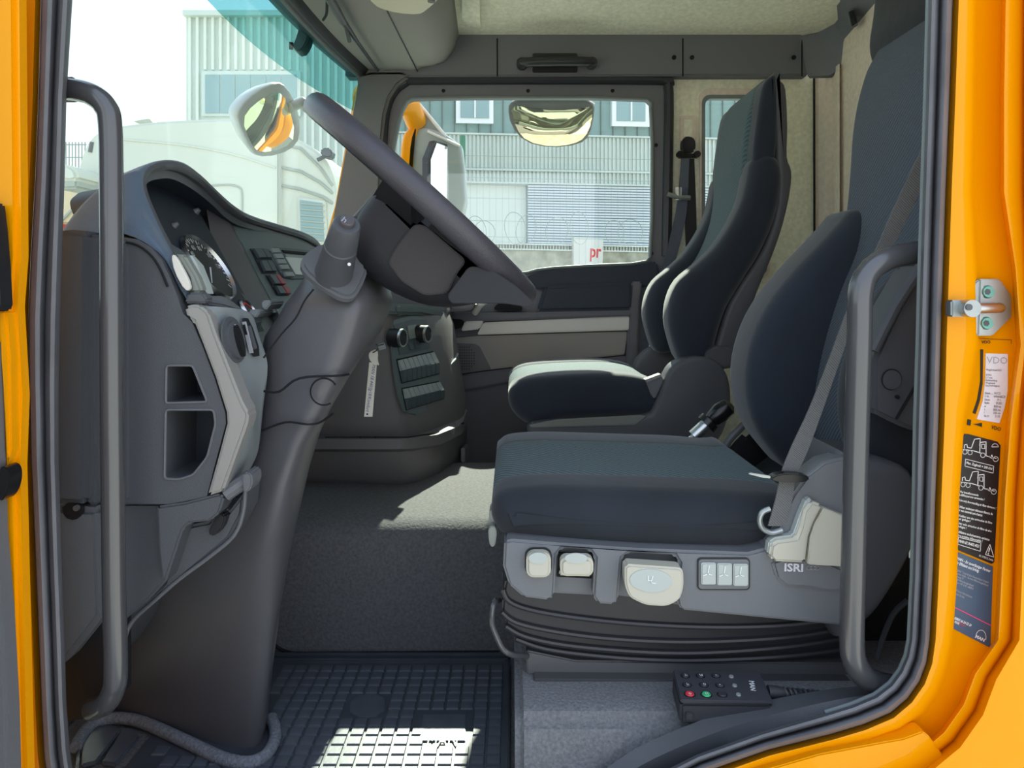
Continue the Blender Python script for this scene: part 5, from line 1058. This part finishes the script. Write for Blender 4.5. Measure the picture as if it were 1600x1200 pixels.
for i in range(62): x = 645+i*10; wm.tube([P(x, 232, 9), P(x, 420, 9)], .002, 3)
obj('wire', wm, 'wire', fn, kind='stuff', smooth=False)
rz = MB()
for cx_ in (648, 690, 745, 757, 805, 822, 870, 905, 960, 985):
    e = random.uniform(14, 20); hh = random.uniform(18, 27); rz.tube([P(x, y, 8.9) for x, y in circ(cx_, 382-hh, e, hh, 18, 0, 359, rot=random.uniform(-15, 15))], .005, 4)
obj('razor_wire', rz, 'wire', fn, kind='stuff', smooth=False)
b1 = thing('corrugated_hall', 'grey-green corrugated hall behind the white truck', 'building')
obj('wall', ext([(291, 24), (590, 24), (590, 572), (291, 572)], 17, 17, 18.9), 'clad_white', b1)
obj('roof_edge', ext([(288, 18), (590, 18), (590, 26), (288, 26)], 16.9, 16.8, 17.1), 'clad_white', b1)
rr_ = MB()
for i in range(24):
    x = 296+i*12; q = ext([(x, 27), (x+4, 27), (x+4, 110), (x, 110)], 17, 16.93, 17.02); rr_.add(q.v, q.f)
    if x < 312 or x > 460:
        q = ext([(x, 110), (x+4, 110), (x+4, 400), (x, 400)], 17, 16.93, 17.02); rr_.add(q.v, q.f)
obj('corrugation', rr_, 'wall_plain', b1, kind='stuff', smooth=False)
wf = obj('window_band', ext([(316, 112), (470, 112), (470, 182), (316, 182)], 16.95, 16.9, 17.1), 'clad_white', b1)
for i in range(6):
    x = 321+i*24; obj('pane', ext([(x, 117), (x+22.5, 117), (x+22.5, 177), (x, 177)], 16.9, 16.88, 16.92), 'window_dark', wf)
tr = thing('white_truck', 'white truck cab with tall roof fairing parked beyond the windscreen', 'truck')
TY = 7.0
obj('roof_fairing', ext([(116, 420), (116, 330)]+cr([(117, 285), (126, 245), (142, 215), (170, 200), (240, 190), (320, 186), (385, 186), (425, 196), (438, 212)], 3, False)+[(438, 420)], TY, TY, 9.2), 'truck_white', tr, bev=.06, seg=3, ang=60)
obj('cab_body', ext([(430, 420)]+cr([(430, 205), (455, 212), (485, 228), (508, 250), (521, 285), (524, 330)], 3, False)+[(524, 420)], TY, TY+.05, 9.15), 'truck_white', tr, bev=.05, seg=3, ang=60)
obj('panel_seam', MB().tube([P(437, 210, TY-.01), P(438, 400, TY-.01)], .012, 6), 'truck_shade', tr)
obj('body_line', MB().tube([P(x, y, TY-.005) for x, y in cr([(190, 218), (280, 226), (360, 240), (430, 262)], 4, False)], .010, 6), 'truck_white', tr)
obj('hatch_outline', MB().tube([P(x, y, TY-.005) for x, y in cr([(330, 290), (360, 289), (374, 293), (378, 302), (378, 340)], 4, False)], .010, 6), 'truck_shade', tr)
for a in ([(441, 225), (470, 232), (500, 262), (520, 290)], [(441, 262), (470, 268), (500, 285), (520, 302)], [(441, 290), (470, 296), (505, 308), (520, 318)]): obj('cab_rib', MB().tube([P(x, y, TY+.04) for x, y in a], .014, 8), 'truck_shade', tr)
obj('rear_window_frame', YP(TY+.05).plate([(466, 308), (510, 314), (513, 380), (468, 380)], .03), 'truck_white', tr, bev=.01)
rwn = obj('rear_window', YP(TY+.05).plate([(470, 313), (505, 318), (508, 378), (472, 378)], .04), 'window_dark', tr, label='side window of the truck')
gg = MB()
for i in range(7): gg.tube([P(470, 318+i*9, TY), P(507, 321+i*9, TY)], .008, 4)
obj('window_grille', gg, 'truck_shade', rwn, kind='stuff')
obj('work_lamp', ext(chaikin([(503, 236), (518, 232), (524, 242), (520, 250), (506, 248)], 1), TY, TY-.1, TY+.05), 'dash_mid', tr, bev=.02); obj('lamp_stalk', MB().tube([P(496, 250, TY), P(508, 244, TY)], .02, 8), 'dash_mid', tr)
obj('beacon', ext(chaikin([(206, 190), (216, 188), (234, 185), (238, 190), (238, 192)], 1), TY+1, TY+1, TY+1.2), 'truck_shade', tr); obj('roof_aerial', MB().tube([P(144, 222, TY), P(141, 238, TY)], .02, 6), 'dash_mid', tr)
obj('visor', ext(chaikin([(100, 285), (103, 268), (115, 262), (132, 264), (140, 275), (140, 290)], 1), TY-.2, TY-.4, TY+.2), 'truck_white', tr, bev=.03); obj('visor_shade', ext([(102, 284), (138, 284), (138, 298), (112, 300), (102, 296)], TY-.2, TY-.38, TY+.1), 'truck_shade', tr, bev=.02)
obj('lower_body', ext([(110, 415), (524, 415), (524, 640), (110, 640)], TY+.05, TY+.05, 9.1), 'truck_white', tr)
for x in (180, 430): obj('truck_tyre', MB().disc(P(x, 665, TY-.02) if False else V((P(x, 660, TY).x, TY-.02, .52)), (0, 1, 0), .52, .35, 28), 'black', tr)
rt2 = thing('red_vehicle', 'cream and red vehicle at the edge of the windscreen beyond the white truck', 'vehicle')
obj('upper_body', ext([(40, 292), (128, 292), (150, 352), (40, 352)], 11, 11, 13), 'bus_cream', rt2, bev=.05); obj('lower_body', ext([(40, 350), (150, 350), (150, 470), (40, 470)], 10.98, 10.98, 13), 'bus_red', rt2, bev=.05); obj('top_trim', ext([(40, 284), (112, 284), (118, 293), (40, 293)], 10.98, 10.98, 13), 'bus_red', rt2)
obj('stripe', MB().tube([P(90, 350, 10.97), P(118, 322, 10.97), P(122, 302, 10.97)], .02, 6), 'truck_shade', rt2)
for x in (60, 130): obj('tyre', MB().disc(V((P(x, 450, 11).x, 10.95, .45)), (0, 1, 0), .45, .3, 20), 'black', rt2)
obj('skirt', ext([(40, 468), (150, 468), (150, 600), (40, 600)], 11, 11.1, 12.9), 'bus_red', rt2)
f2 = MB()
for y in (226, 246, 266): f2.tube([P(60, y, 14), P(135, y, 14)], .012, 4)
for i in range(8): f2.tube([P(98+i*5, 222, 14), P(98+i*5, 420, 14)], .01, 4)
f2.tube([P(62, 215, 14), P(62, 597, 14)], .03, 6)
obj('wire_fence', f2, 'wire', kind='stuff', label='thin wire fence far off beside the first pillar', cat='fence', smooth=False)

# ------------------------------------------------------------------ put every origin at its thing's base
def tree(o): 
    r = [o]
    for c in o.children: r += tree(c)
    return r
done = set()
for t in TOPS:
    ob_ = tree(t); lo = V((1e9,)*3); hi = V((-1e9,)*3)
    for o in ob_:
        if o.type != 'MESH': continue
        off = o.location
        for v in o.data.vertices:
            for k in range(3):
                a = v.co[k]+off[k]; lo[k] = min(lo[k], a); hi[k] = max(hi[k], a)
    L = V(((lo.x+hi.x)/2, (lo.y+hi.y)/2, lo.z))
    for o in ob_:
        if o.type != 'MESH': continue
        if o.data.name in SHARED: o.location = V(o.location) - L
        elif o.data.name not in done: o.data.transform(Matrix.Translation(-L)); done.add(o.data.name)
    t.location = L
